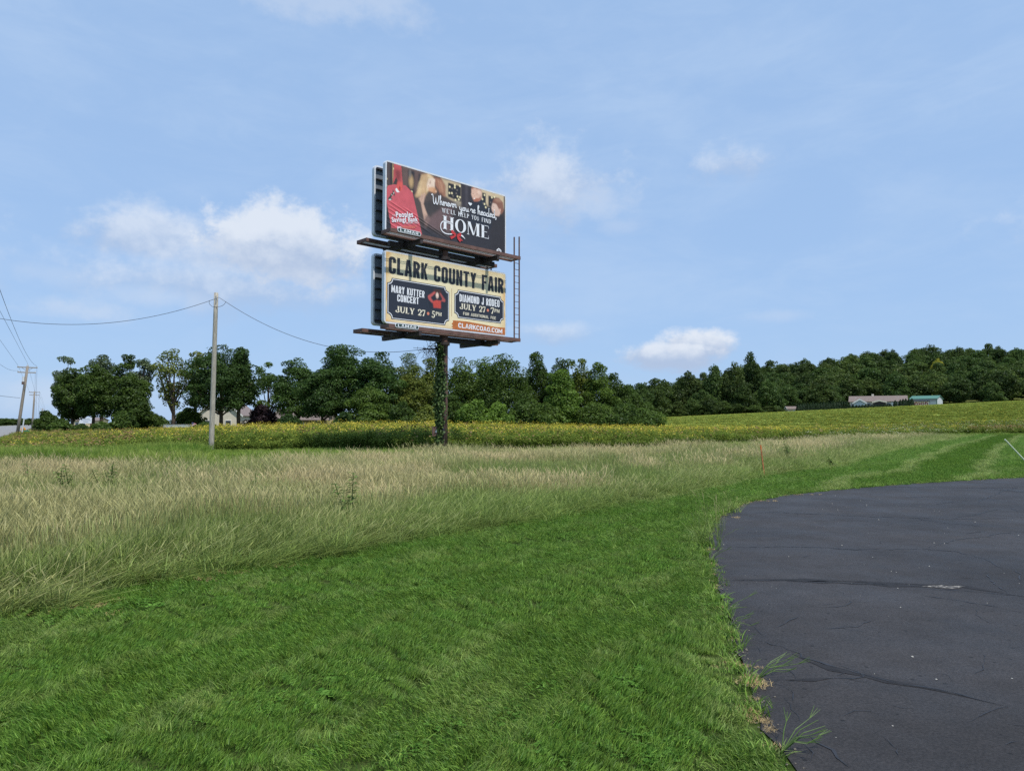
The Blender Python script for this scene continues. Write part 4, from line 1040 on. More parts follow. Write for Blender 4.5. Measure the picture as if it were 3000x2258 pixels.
def block_glyph(ch, w, T, h):
    """condensed block capitals: stem T, bar h, unit height"""
    P = lambda *q: (list(q), [tuple(range(len(q)))])
    def ringg(x0, x1, z0, z1, keep=lambda x, z: True, r=None):
        r = r or min(x1 - x0, z1 - z0) * .42
        A = rrect(x0, x1, z0, z1, r, 6); B = rrect(x0 + T, x1 - T, z0 + h, z1 - h, max(.02, r - T * .8), 6); n = len(A); F = []
        for k in range(n):
            j = (k + 1) % n; cx = (A[k][0] + A[j][0]) / 2; cz = (A[k][1] + A[j][1]) / 2
            if keep(cx, cz): F.append((k, j, n + j, n + k))
        return A + B, F
    m = w / 2; g = []
    if ch == 'O': g = [ringg(0, w, 0, 1)]
    elif ch in 'CG':
        g = [ringg(0, w, 0, 1, lambda x, z: not (x > w * .8 and .3 < z < .72)), rect(w - T, w, .66, .83), rect(w - T, w, .17, .34 if ch == 'C' else .5)]
        if ch == 'G': g.append(rect(m, w, .42, .42 + h))
    elif ch == 'L': g = [rect(0, T, 0, 1), rect(T, w * .9, 0, h)]; w *= .9
    elif ch == 'E': g = [rect(0, T, 0, 1), rect(T, w * .9, 0, h), rect(T, w * .9, 1 - h, 1), rect(T, w * .8, .5 - h / 2, .5 + h / 2)]; w *= .9
    elif ch == 'F': g = [rect(0, T, 0, 1), rect(T, w * .9, 1 - h, 1), rect(T, w * .8, .52 - h / 2, .52 + h / 2)]; w *= .88
    elif ch == 'I': g = [rect(0, T, 0, 1)]; w = T
    elif ch == 'T': g = [rect(m - T / 2, m + T / 2, 0, 1 - h), rect(0, w, 1 - h, 1)]
    elif ch == 'H': g = [rect(0, T, 0, 1), rect(w - T, w, 0, 1), rect(T, w - T, .5 - h / 2, .5 + h / 2)]
    elif ch == 'A': w *= 1.08; m = w / 2; g = [P((0, 0), (T, 0), (m + T * .1, 1), (m - T * .65, 1)), P((w - T, 0), (w, 0), (m + T * .65, 1), (m - T * .1, 1)), rect(T * .9, w - T * .9, .2, .2 + h)]
    elif ch == 'K': g = [rect(0, T, 0, 1), P((T, .36), (T, .62), (w - T, 1), (w, 1)), P((w * .42, .52), (w * .62, .66), (w, 0), (w - T * 1.05, 0))]
    elif ch == 'N': g = [rect(0, T, 0, 1), rect(w - T, w, 0, 1), P((T * .9, 1), (T * .9, .62), (w - T * .9, 0), (w - T * .9, .38))]
    elif ch == 'M': w *= 1.3; m = w / 2; g = [rect(0, T, 0, 1), rect(w - T, w, 0, 1), P((T * .9, 1), (T * .9, .6), (m - T * .3, .12), (m + T * .3, .12), (m, .5)), P((w - T * .9, 1), (m, .5), (m - T * .3, .12), (m + T * .3, .12), (w - T * .9, .6))]
    elif ch == 'Y': g = [rect(m - T / 2, m + T / 2, 0, .5), P((0, 1), (m - T / 2, .44), (m + T / 2, .44), (T * 1.02, 1)), P((w, 1), (w - T * 1.02, 1), (m - T / 2, .44), (m + T / 2, .44))]
    elif ch == 'U': g = [ringg(0, w, 0, 1, lambda x, z: z < .5), rect(0, T, .17, 1), rect(w - T, w, .17, 1)]
    elif ch == 'J': w *= .85; g = [ringg(0, w, 0, 1, lambda x, z: z < .34), rect(w - T, w, .14, 1), rect(0, T, .14, .36)]
    elif ch == 'D': g = [rect(0, T, 0, 1), ringg(-.25, w, 0, 1, lambda x, z: x > T * .8)]
    elif ch in 'RPB':
        g = [rect(0, T, 0, 1), ringg(-.25, w, .42, 1, lambda x, z: x > T * .5, .26)]
        if ch == 'R': g.append(P((w * .38, .46), (w * .38 + T * 1.1, .46), (w, 0), (w - T * 1.1, 0)))
        if ch == 'B': g.append(ringg(-.25, w, 0, .55, lambda x, z: x > T * .5, .25))
    elif ch == '.': g = [rect(0, T, 0, T)]; w = T
    else: w *= .62
    return g, w
def block(body, p0, p1, cap, mat, parent, y=-.03, w=.42, T=.145, h=.13, gap=.085):
    L = []; x = 0.0
    for ch in body:
        g, ad = block_glyph(ch, w, T, h)
        for v, f in g: L.append(([(q[0] + x, q[1]) for q in v], f))
        x += ad + gap
    V, F = join2(L); return place('lettering', V, F, p0, p1, cap, mat, parent, y, 1.0, 0.0, x - gap)
def place(name, V2, F, p0, p1, cap, mat, parent, y, capsrc, x0=None, x1=None):
    """fit the shape between baseline points p0 and p1 (face metres), capsrc units become cap metres"""
    A = np.array(V2, float); lo = A[:, 0].min() if x0 is None else x0; hi = A[:, 0].max() if x1 is None else x1
    d = np.array(p1) - np.array(p0); L = np.linalg.norm(d); e = d / L; nrm = np.array([-e[1], e[0]])
    u = (A[:, 0] - lo) / (hi - lo) * L; v = A[:, 1] / capsrc * cap
    Q = np.array(p0) + u[:, None] * e + v[:, None] * nrm
    return to_face(name, Q, F, mat, parent, y)
def letters(body, p0, p1, cap, mat, parent, y=-.03, bold=.03, name='lettering'):
    V, F = text_shape(body, bold); return place(name, V, F, p0, p1, cap, mat, parent, y, .70)
def stroke(line, w, close=False):
    """ribbon of given width(s) along a 2-d line"""
    D = np.array(line, float); n = len(D); t = np.gradient(D, axis=0); t /= np.linalg.norm(t, axis=1)[:, None] + 1e-9
    nn = np.stack([-t[:, 1], t[:, 0]], 1); w = np.broadcast_to(np.asarray(w, float), (n,))
    V = np.concatenate([D + nn * w[:, None] / 2, D - nn * w[:, None] / 2]); F = [(i, i + 1, n + i + 1, n + i) for i in range(n - 1)]
    return V.tolist(), F
def join2(L):
    V = []; F = []
    for v, f in L:
        b = len(V); V += [tuple(q) for q in v]; F += [tuple(i + b for i in g) for g in f]
    return V, F
def smooth_line(P, n=6):
    P = [np.array(q, float) for q in P]; out = []
    for i in range(len(P) - 1):
        a = P[max(i - 1, 0)]; b = P[i]; c = P[i + 1]; d = P[min(i + 2, len(P) - 1)]
        for k in range(n):
            t = k / n; out.append(.5 * ((2 * b) + (-a + c) * t + (2 * a - 5 * b + 4 * c - d) * t * t + (-a + 3 * b - 3 * c + d) * t ** 3))
    out.append(P[-1]); return out
def rect(x0, x1, z0, z1): return [(x0, z0), (x1, z0), (x1, z1), (x0, z1)], [(0, 1, 2, 3)]
def arc(cx, cz, rx, rz, a0, a1, w0, w1, n=14):
    """elliptic arc, thick at the sides (w0) and thin at top and bottom (w1)"""
    q = np.radians(np.linspace(a0, a1, n)); w = w1 + (w0 - w1) * np.abs(np.cos(q)) ** 1.5
    return stroke([(cx + rx * math.cos(k), cz + rz * math.sin(k)) for k in q], w)
def serif_glyph(ch, T, t, sf):
    """T thick stem, t thin stroke, sf serif overhang; unit cap height; returns shapes, width"""
    st = lambda x, w=T, z0=0, z1=1: [rect(x, x + w, z0, z1), rect(x - sf, x + w + sf, z0, z0 + t), rect(x - sf, x + w + sf, z1 - t, z1)]
    g = []
    if ch == 'H': w = .86; g = st(sf) + st(w - T - sf) + [rect(sf + T, w - T - sf, .5 - t / 2, .5 + t / 2)]
    elif ch == 'E': w = .66; g = st(sf) + [rect(sf, w, 0, t), rect(sf, w, 1 - t, 1), rect(sf, w * .78, .5 - t / 2, .5 + t / 2), ([(w - t, 0), (w, 0), (w, .3)], [(0, 1, 2)]), ([(w - t, 1), (w, 1), (w, .72)], [(0, 1, 2)])]
    elif ch == 'F': w = .62; g = st(sf) + [rect(sf, w, 1 - t, 1), rect(sf, w * .78, .5 - t / 2, .5 + t / 2), ([(w - t, 1), (w, 1), (w, .72)], [(0, 1, 2)])]
    elif ch == 'L': w = .62; g = st(sf) + [rect(sf, w, 0, t), ([(w - t, 0), (w, 0), (w, .3)], [(0, 1, 2)])]
    elif ch == 'I': w = T + 2 * sf; g = st(sf)
    elif ch == 'P': w = .64; g = st(sf) + [arc(.32, .74, .28, .26 - t / 2, -90, 90, T * .9, t)]
    elif ch == 'D': w = .82; g = st(sf) + [arc(.36, .5, .44 - T / 2, .5 - t / 2, -90, 90, T, t), rect(sf, .37, 0, t), rect(sf, .37, 1 - t, 1)]
    elif ch == 'O': w = .88; g = [arc(.44, .5, .44 - T / 2, .5 - t / 2, 0, 360, T, t, 26)]
    elif ch == 'U': w = .84; g = [rect(sf, sf + T, .34, 1), rect(0, T + 2 * sf, 1 - t, 1), rect(w - sf - t * 1.3, w - sf, .34, 1), rect(w - t - 2.4 * sf, w, 1 - t, 1), arc(w / 2, .36, w / 2 - sf - T / 2, .36 - t / 2, 180, 360, T * .8, t)]
    elif ch == 'N': w = .86; g = [rect(sf, sf + t * 1.2, 0, 1), rect(0, t + 2 * sf, 0, t), rect(w - sf - t * 1.2, w - sf, 0, 1), rect(w - t - 2 * sf, w, 1 - t, 1), ([(sf, 1), (sf + T * 1.1, 1), (w - sf, 0), (w - sf - T * 1.1, 0)], [(0, 1, 2, 3)])]
    elif ch == 'M': w = 1.05; g = [rect(sf, sf + t * 1.2, 0, 1), rect(-.02, t + 2.2 * sf, 0, t)] + st(w - T - sf) + [([(sf - .03, 1), (sf + T, 1), (w * .56, 0.02), (w * .44, 0.02)], [(0, 1, 2, 3)]), ([(w - T - sf, 1), (w - T - sf + t, 1), (w * .54, .02), (w * .49, .02)], [(0, 1, 2, 3)])]
    elif ch == 'W': w = 1.1; g = [([(0, 1), (T, 1), (.36, 0), (.28, 0)], [(0, 1, 2, 3)]), ([(.30, 0), (.36, 0), (.56, 1), (.50, 1)], [(0, 1, 2, 3)]), ([(.48, 1), (.48 + T, 1), (.80, 0), (.72, 0)], [(0, 1, 2, 3)]), ([(.74, 0), (.80, 0), (1.04, 1), (.98, 1)], [(0, 1, 2, 3)]), rect(-.04, .24, 1 - t, 1), rect(.88, 1.12, 1 - t, 1)]
    elif ch == 'Y': w = .82; g = [rect(w / 2 - T / 2, w / 2 + T / 2, 0, .46), rect(w / 2 - T / 2 - sf, w / 2 + T / 2 + sf, 0, t), ([(.03, 1), (.03 + T, 1), (w / 2 + T / 2, .42), (w / 2 - T / 2, .42)], [(0, 1, 2, 3)]), ([(w - .08 - t, 1), (w - .06, 1), (w / 2 + T / 2, .42), (w / 2, .42)], [(0, 1, 2, 3)]), rect(-.03, T + .12, 1 - t, 1), rect(w - .28, w + .02, 1 - t, 1)]
    elif ch == 'J': w = .56; g = [rect(w - T - sf, w - sf, .3, 1), rect(w - T - 2 * sf, w, 1 - t, 1), arc(.24, .28, .24 + .02, .28 - t / 2, 180, 360, T * .9, t), ([(0, .34), (.14, .34), (.14, .2), (0, .2)], [(0, 1, 2, 3)])]
    elif ch == '2': w = .6; g = [arc(.3, .7, .25, .27, 170, -30, T * .9, t), stroke(smooth_line([(.5, .58), (.36, .36), (.06, .07)]), T * .6), rect(.02, w, 0, t * 1.7), rect(w - t, w, 0, .26), rect(.02, .16, .62, .8)]
    elif ch == '7': w = .58; g = [rect(0, w, 1 - t * 1.8, 1), rect(0, t, .7, 1), ([(w - T * .3, 1 - t), (w, 1 - t), (.34, 0), (.12, 0)], [(0, 1, 2, 3)])]
    elif ch == '5': w = .58; g = [rect(.08, w - .02, 1 - t * 1.8, 1), rect(.08, .08 + t * 1.2, .5, 1), arc(.27, .31, .26, .30, 130, -160, T * .9, t), rect(.02, .16, .08, .24)]
    elif ch == "'": w = .14; g = [([(0, 1), (.12, 1), (.08, .74), (.02, .74)], [(0, 1, 2, 3)])]
    else: w = .42
    return g, w
def serif(body, T=.17, t=.05, sf=.07, gap=.12):
    L = []; x = 0.0
    for ch in body:
        g, w = serif_glyph(ch, T, t, sf)
        for v, f in g: L.append(([(q[0] + x, q[1]) for q in v], f))
        x += w + gap
    V, F = join2(L); return V, F
def serif_text(body, p0, p1, cap, mat, parent, y=-.03, **k):
    V, F = serif(body, **k); return place('lettering', V, F, p0, p1, cap, mat, parent, y, 1.0)
# handwriting for the script line: one pen line for each letter
SC_G = {
    'W': ([[(-.1, .9), (.02, 1.05), (.12, .8), (.14, .2), (.26, 0), (.42, .3), (.48, .75), (.5, .2), (.62, 0), (.8, .35), (.9, 1.0)]], 1.0),
    'h': ([[(0, .3), (.16, .9), (.1, 1.05), (.04, .8), (.04, 0)], [(.04, .1), (.14, .42), (.26, .4), (.28, .05), (.4, .1)]], .40),
    'e': ([[(0, .15), (.22, .3), (.16, .45), (.04, .3), (.08, .03), (.3, .12)]], .30),
    'r': ([[(0, .2), (.08, .48), (.1, .38), (.24, .38), (.22, .05), (.36, .12)]], .34),
    'v': ([[(0, .4), (.1, .03), (.24, .4), (.34, .38)]], .34),
    'y': ([[(0, .42), (.04, .1), (.18, .06), (.28, .42)], [(.28, .42), (.2, -.3), (.06, -.45), (.02, -.3), (.34, .1)]], .36),
    'o': ([[(.2, .42), (.04, .3), (.08, .03), (.24, .1), (.22, .4), (.38, .36)]], .38),
    'u': ([[(0, .4), (.04, .05), (.2, .08), (.26, .42), (.26, .05), (.38, .12)]], .38),
    'a': ([[(.26, .4), (.06, .36), (.04, .05), (.22, .12), (.28, .42), (.28, .05), (.4, .12)]], .40),
    'd': ([[(.26, .36), (.06, .36), (.04, .05), (.24, .1), (.34, 1.0)], [(.33, .9), (.3, .05), (.42, .12)]], .42),
    ',': ([[(.06, .1), (.1, 0), (.02, -.2)]], .2), ' ': ([], .36)}
def script_text(body, p0, p1, cap, mat, parent, w=.042, y=-.03):
    L = []; x = 0.0
    for ch in body:
        g, ad = SC_G[ch]
        for ln in g: L.append(stroke([(q[0] + x, q[1]) for q in smooth_line(ln, 4)], w / cap * 1.0))
        x += ad
    V, F = join2(L); return place('lettering', V, F, p0, p1, cap, mat, parent, y, 1.0, 0, x)

# upper lettering
script_text('Wherever', c1(985, 655), c1(1280, 712), .44, white_i, up_face)
script_text('you', c1(1318, 738), c1(1432, 762), .44, white_i, up_face)
script_text('re', c1(1450, 765), c1(1512, 780), .44, white_i, up_face)
script_text('headed,', c1(1538, 788), c1(1772, 838), .44, white_i, up_face)
hx, hz = c1(1445, 660)
hv = [(hx + .11 * 1.1 * (16 * math.sin(q) ** 3) / 16, hz + .10 * (13 * math.cos(q) - 5 * math.cos(2 * q) - 2 * math.cos(3 * q) - math.cos(4 * q)) / 16) for q in np.linspace(0, 6.283, 20)[:-1]]
to_face('heart', hv, [tuple(range(len(hv)))], white_i, up_face, -.03)
for w, a, b in (("WE'LL", (1100, 765), (1268, 797)), ('HELP', (1300, 808), (1432, 838)), ('YOU', (1462, 846), (1552, 868)), ('FIND', (1586, 876), (1698, 904))):
    serif_text(w, c1(*a), c1(*b), .225, white_i, up_face, T=.2, t=.09, sf=.05, gap=.2)
serif_text('HOME', c1(1112, 962), c1(1672, 1088), .66, white_i, up_face, T=.21, t=.04, sf=.06, gap=.09)
sw = [c1(*q) for q in [(1232, 905), (1190, 880), (1130, 868), (1095, 890), (1084, 935), (1100, 985), (1140, 1018), (1185, 1028), (1225, 1026)]]
V, F = stroke(smooth_line(sw, 5), .05); to_face('flourish', V, F, white_i, up_face, -.03)
V, F = stroke(smooth_line([c1(1338, 1042), c1(1362, 1062), c1(1384, 1088)], 5), [.10, .09, .08, .08, .07, .06, .05, .04, .03, .02, .01]); to_face('flourish', V, F, white_i, up_face, -.03)
for nm, q in (('bow', [(1275, 1030), (1230, 975), (1212, 985), (1218, 1020), (1262, 1045)]), ('bow', [(1285, 1032), (1330, 1008), (1338, 1040), (1330, 1060), (1285, 1050)]), ('bow', [(1268, 1040), (1190, 1060), (1205, 1066), (1212, 1092), (1250, 1072), (1272, 1050)]), ('bow', [(1280, 1046), (1292, 1090), (1322, 1128), (1332, 1108), (1356, 1112), (1330, 1080), (1300, 1048)])):
    P2 = [c1(*k) for k in q]; to_face(nm, P2, [tuple(range(len(P2)))], red_i, up_face, -.0335 - .001 * random.random())
P2 = [c1(*k) for k in [(1768, 1218), (1795, 1198), (1826, 1226), (1826, 1258), (1816, 1256), (1816, 1232), (1795, 1212), (1780, 1226), (1780, 1248), (1770, 1245)]]
to_face('logo', P2, [tuple(range(len(P2)))], white_i, up_face, -.03)
for dz in (0, .07):
    a = c1(1786, 1238); b = c1(1808, 1243); V, F = rect(a[0], b[0], a[1] - .02 + dz - .02, a[1] + dz - .005); to_face('logo', V, F, white_i, up_face, -.03)
letters('Peoples', zA(400, 1246), zA(732, 1240), .25, white_i, up_face, bold=.026)
letters('Savings Bank', zA(316, 1338), zA(824, 1330), .215, white_i, up_face, bold=.026)
block('THE', zA(326, 1222), zA(390, 1220), .06, white_i, up_face, w=.6, gap=.25)
block('URBANA OHIO', zA(586, 1372), zA(836, 1368), .06, white_i, up_face, w=.6, gap=.3)
block('FDIC', zA(420, 1464), zA(500, 1470), .10, white_i, up_face, T=.16)
for a, b in (((510, 1432), (805, 1424)), ((510, 1462), (772, 1450))):
    pa, pb = np.array(zA(*a)), np.array(zA(*b)); L = []
    t = 0.0; r = np.random.default_rng(int(a[1]))
    while t < .96:
        d = .04 + .07 * r.random(); q0 = pa + (pb - pa) * t; q1 = pa + (pb - pa) * min(1, t + d); L.append(stroke([q0, q1], .03)); t += d + .02
    V, F = join2(L); to_face('small_print', V, F, coral_i, up_face, -.03)

# lower board: aged cream paper, navy panels
p = Print(.08, BL - .08, LZ0 + .08, LZ1 - .08, 170, 80, (238, 224, 184))
xr = np.minimum(p.X - .08, BL - .08 - p.X); zr = np.minimum(p.Z - LZ0, LZ1 - p.Z)
edge = np.exp(-xr / .22) * .9 + np.exp(-zr / .16) * .7
m_ = np.clip(edge * (.35 + 1.1 * vnoise(p.X, p.Z, .3, 8)) + .5 * np.clip(vnoise(p.X, p.Z, .8, 12) - .55, 0, 1), 0, 1)[..., None] * .85
p.I = p.I * (1 - m_) + np.array(srgb(222, 172, 98)) * m_
p.noise(.10, .25, 15)
p.build('picture', lo_face, -.004)
block('CLARK COUNTY FAIR', c2(452, 502), c2(1856, 752), .78, black_i, lo_face, y=-.012, T=.17, h=.15, gap=.07)
def notched(x0, x1, z0, z1, r, n=5):
    P = []
    for cx, cz, a0, a1 in ((x1, z0, 180, 90), (x1, z1, 270, 180), (x0, z1, 360, 270), (x0, z0, 90, 0)):
        for k in range(n + 1):
            q = math.radians(a0 + (a1 - a0) * k / n); P.append((cx + r * math.cos(q), cz + r * math.sin(q)))
    return P
def sign_panel(x0, x1, z0, z1, r):
    for d, mt, y in ((0, navy_i, -.008), (.035, white_i, -.010), (.065, navy_i, -.012)):
        P = notched(x0 + d, x1 - d, z0 + d, z1 - d, r)
        c = ((x0 + x1) / 2, (z0 + z1) / 2); n = len(P)
        to_face('notice_panel', P + [c], [(k, (k + 1) % n, n) for k in range(n)], mt, lo_face, y)
sign_panel(.15, 3.74, 6.36, 8.24, .24)
sign_panel(4.06, 7.38, 6.80, 8.20, .22)
pw = Print(*[v for v in (2.35, 3.52)], 7.12, 8.05, 70, 56, (38, 44, 58))
def q2(x, y): return c2(x, y)
pw.poly([q2(*k) for k in [(935, 690), (1150, 720), (1155, 935), (940, 905)]], (34, 38, 50), 1, 2)
pw.ell(q2(1050, 740), .22, .26, (70, 44, 38), 1, .4)
pw.poly([q2(*k) for k in [(930, 780), (1010, 725), (1030, 740), (965, 800), (1000, 850), (985, 870), (935, 815)]], (190, 88, 84), 1, 1)
pw.poly([q2(*k) for k in [(1070, 740), (1090, 750), (1145, 830), (1140, 855), (1085, 845), (1110, 825)]], (176, 84, 80), 1, 1)
pw.ell(q2(1045, 775), .085, .14, (236, 206, 190), 1, .3)
pw.ell(q2(1045, 798), .03, .012, (150, 40, 44), 1, .5)
pw.poly([q2(*k) for k in [(990, 850), (1035, 830), (1090, 840), (1090, 935), (1000, 925)]], (196, 72, 62), 1, 1)
pw.noise(.3, .05, 21); pw.build('picture', lo_face, -.014)
block('MARY KUTTER', c2(484, 734), c2(888, 806), .33, white_i, lo_face, y=-.016, T=.155, h=.14, gap=.085)
block('CONCERT', c2(556, 846), c2(820, 884), .32, white_i, lo_face, y=-.016, T=.155, h=.14, gap=.085)
def dot(c, r, mat, parent):
    P = [(c[0] + r * math.cos(q), c[1] + r * math.sin(q)) for q in np.linspace(0, 6.283, 13)[:-1]]; to_face('dot', P, [tuple(range(12))], mat, parent, -.016)
def july(a, b, hour, pts, cap):
    s0, s1, d, h0, h1, m0, m1 = pts
    serif_text('JULY 27', c2(*s0), c2(*s1), cap, cream_i, lo_face, y=-.016, T=.22, t=.085, sf=.06, gap=.09)
    dot(c2(*d), .075, coral_i, lo_face)
    serif_text(hour, c2(*h0), c2(*h1), cap * 1.1, cream_i, lo_face, y=-.016, T=.22, t=.085, sf=.06)
    serif_text('PM', c2(*m0), c2(*m1), cap * .62, cream_i, lo_face, y=-.016, T=.22, t=.09, sf=.06)
july(0, 0, '5', [(532, 978), (898, 1030), (934, 996), (974, 1042), (1016, 1048), (1024, 1018), (1098, 1030)], .29)
july(0, 0, '7', [(1318, 938), (1634, 984), (1664, 956), (1698, 996), (1738, 1002), (1744, 978), (1806, 990)], .29)
block('DIAMOND J RODEO', c2(1318, 848), c2(1806, 920), .37, white_i, lo_face, y=-.016, T=.155, h=.14, gap=.085)
block('FOR ADDITIONAL FEE', c2(1362, 1012), c2(1762, 1070), .145, cream_i, lo_face, y=-.016, w=.6, gap=.13)
P2 = [c2(*k) for k in [(1236, 1078), (1400, 1092), (1600, 1128), (1760, 1160), (1893, 1172), (1893, 1284), (1600, 1240), (1240, 1195), (1226, 1180), (1244, 1168), (1220, 1155), (1240, 1140), (1222, 1120), (1240, 1100)]]
P2 = [(min(q[0], BL - .085), max(q[1], LZ0 + .08)) for q in P2]
c0 = (sum(q[0] for q in P2) / len(P2), sum(q[1] for q in P2) / len(P2)); n = len(P2)
to_face('brush_block', P2 + [c0], [(k, (k + 1) % n, n) for k in range(n)], ochre_i, lo_face, -.010)
block('CLARKCOAG.COM', c2(1302, 1166), c2(1840, 1242), .235, white_i, lo_face, y=-.016, w=.7, T=.19, h=.19, gap=.09)
V, F = rect(3.885, 3.905, 6.85, 8.2); to_face('rule', V, F, tan_i, lo_face, -.010)
# name plates on the catwalks
def plate(x, z, yy):
    P = rrect(x, x + 1.28, z, z + .20, .095, 6); n = len(P)
    m = MB(); m.prism(P, MBd @ Matrix.Translation((0, yy, 0)), .02); o = m.build('name_plate', white_i, bill)
    P = rrect(x + .025, x + 1.255, z + .022, z + .178, .075, 6); to_face('plate_field', P, [tuple(range(n))], green_i, o, yy - .003)
    block('LAMAR', (x + .14, z + .04), (x + 1.14, z + .04), .12, white_i, o, yy - .006, w=.8, T=.22, h=.16, gap=.2)
plate(.06, 10.13, -.905); plate(.02, 5.87, -.845)
# ------------------------------------------------------------------ poles and wires
grey_wood = material('weathered_wood', srgb(158, 152, 140), .85, var=.25, scale=6, stretch=(6, 6, .5), bump=.5, bscale=20, col2=srgb(182, 176, 162))
old_wood = material('utility_pole_wood', srgb(140, 130, 118), .85, var=.25, scale=6, stretch=(6, 6, .5))
insul = material('porcelain', srgb(206, 210, 214), .35)
wire_m = material('wire_sheath', srgb(60, 60, 64), .6)
galv = material('galvanised_steel', srgb(150, 155, 160), .45, metal=.5)
def local(root, *pts): return [np.array(p) - np.array(root.location) for p in pts]

pb, pt = at(619, 1308, 38.0), at(633.5, 858, 38.0)
base = pb + (pb - pt) / (pt[2] - pb[2]) * (pb[2] + .3)
sp = empty('wooden_service_pole', (base[0], base[1], 0)); tag(sp, 'bare grey wooden pole standing in the green grass beside the meadow', 'pole')
a, b = local(sp, base, pt)
m = MB(); m.tube([a + (b - a) * t for t in np.linspace(0, 1, 9)], np.linspace(.135, .105, 9), 16); m.build('shaft', grey_wood, sp, True)
hk = at(633, 874, 37.9); hl, hr = at(626, 877, 37.9), at(641, 871, 37.9)
q = local(sp, hl, hr); m = MB(); m.tube(q, .012, 6); m.build('wire_hook', galv, sp)
m = MB(); m.tube(local(sp, at(633, 866, 37.88), at(633.2, 888, 37.88)), .02, 6); m.build('bracket', galv, sp)
loop = [at(x, y, 37.9) for x, y in [(614, 880), (613, 888), (618, 895), (626, 899), (640, 899), (652, 895), (659, 889), (661, 884)]]
m = MB(); m.tube(smooth_line(local(sp, *loop), 4), .011, 5); m.build('drip_loop', wire_m, sp)

def wire(A, B, via, label, r=.014, n=36, name='overhead_wire', group=None):
    A = np.array(A); B = np.array(B)
    best = 0
    if via is not None:
        best, err = 0, 1e9
        for s in np.linspace(0, 12, 481):
            t = np.linspace(0, 1, 200); P = A + (B - A) * t[:, None]; P[:, 2] -= s * 4 * t * (1 - t)
            d = P - CAM; f = d[:, 1] * math.cos(PITCH) + d[:, 2] * math.sin(PITCH); u = -d[:, 1] * math.sin(PITCH) + d[:, 2] * math.cos(PITCH)
            ok = f > 1; X = CXP + FPX * d[:, 0] / np.where(ok, f, 1); Yp = CYP - FPX * u / np.where(ok, f, 1)
            e = np.min(np.where(ok, np.hypot(X - via[0], Yp - via[1]), 1e9))
            if e < err: err, best = e, s
    t = np.linspace(0, 1, n); P = A + (B - A) * t[:, None]; P[:, 2] -= best * 4 * t * (1 - t)
    o = empty(name, (0, 0, 0)); bpy.data.objects.remove(o)
    m = MB(); m.tube(list(P), r, 5, False); o = m.build(name, wire_m); tag(o, label, 'wire', group); return o
wire(hl, at(-420, 800, 33.0), (237, 951), 'dark cable sagging from the bare wooden pole toward the far road', .012)
wire(at(661, 884, 37.9), ARM_END, (976, 1018), 'dark cable sagging from the bare wooden pole to the billboard column', .012)
wire(hr, at(661, 884, 37.9), None, 'short tie wire at the top of the bare wooden pole', .010, 4)

rdd = np.array([-46.0, 73.0]); P1 = np.array([-60.8, 90.0])
def utility_pole(k, lean, H, label, full=True, arms=2):
    x, y = P1 + rdd * k; g = float(terr(x, y)); o = empty('utility_pole', (x, y, g)); tag(o, label, 'utility pole', 'utility poles along the far road')
    top = Vector((lean * H, 0, H))
    m = MB(); m.tube([Vector((-lean * .4, 0, -.4)), top * .33, top * .66, top], [.19, .175, .16, .14], 12); m.build('shaft', old_wood, o, True)
    ad = Vector((rn[0], rn[1], 0)).normalized(); pts = []
    for i in range(arms):
        z = H - .18 - i * .62; c = Vector((lean * z, 0, z)); w = 1.05 if i == 0 else .95
        m = MB(); M = Matrix((( ad.x, -ad.y, 0), (ad.y, ad.x, 0), (0, 0, 1)))
        m.box(c, (2 * w, .10, .12), M); m.build('crossarm', old_wood, o)
        for s in (-1, 1):
            e = c + ad * w * .93 * s; m = MB(); m.tube([e + Vector((0, 0, .06)), e + Vector((0, 0, .22))], [.05, .03], 6); m.build('insulator', insul, o)
            pts.append(Vector(o.location) + e + Vector((0, 0, .22)))
        if i == 0:
            for s in (-1, 1):
                m = MB(); m.tube([c + ad * .6 * s, Vector((lean * (z - .5), 0, z - .5))], .02, 4); m.build('brace', galv, o)
    m = MB(); m.tube([top, top + Vector((0, 0, .28))], [.05, .03], 6); m.build('insulator', insul, o)
    pts.append(Vector(o.location) + top + Vector((0, 0, .28)))
    if full:
        z = H - 1.95; c = Vector((lean * z - .12, -.22, z))
        m = MB(); m.tube([c, c + Vector((0, 0, .62))], .12, 10); m.build('cable_riser', insul, o)
        m = MB(); m.tube([c + Vector((.0, 0, -.35)), c], .16, 10); m.build('cutout', material('pole_rust', srgb(96, 80, 76), .7), o)
        for j in range(3):
            zz = H - 2.3 - .25 * j; m = MB(); m.tube([Vector((lean * zz, -.15, zz)), Vector((lean * zz + .3, -.25, zz - .05))], .02, 4); m.build('step_bolt', galv, o)
        m = MB(); m.tube([Vector((.75, -.3, .0)), Vector((1.0, -.3, 2.2))], .07, 8); m.build('conduit', insul, o)
    return pts
top1 = at(81, 1072, 90.0); H1 = top1[2] - float(terr(*P1))
up1 = utility_pole(0, (top1[0] - P1[0]) / H1, H1, 'leaning wooden utility pole with two crossarms at the far road')
up2 = utility_pole(1, .03, at(108, 1150, 163)[2], 'second, more distant utility pole along the far road', False)
up3 = utility_pole(3.6, .0, 8.3, 'faint small utility pole farthest along the far road', False)
up0 = utility_pole(-1, .02, H1, 'utility pole close beside the road beyond the frame', False)
j = [('topmost', 4, 4, (32, 928)), ('upper', 0, 0, (32, 1000)), ('steep', 1, 1, (0, 850)), ('lower', 2, 2, (0, 1067))]
for nm, i, k, via in j:
    wire(up1[i], up0[k], via, '%s power line climbing from the leaning utility pole out of view' % nm, .011)
wire(Vector(up1[0]) + Vector((.4, 0, -4.0)), (-40.0, 30.0, 9.0), (32, 1163), 'low sagging cable leaving the leaning utility pole leftward', .02)
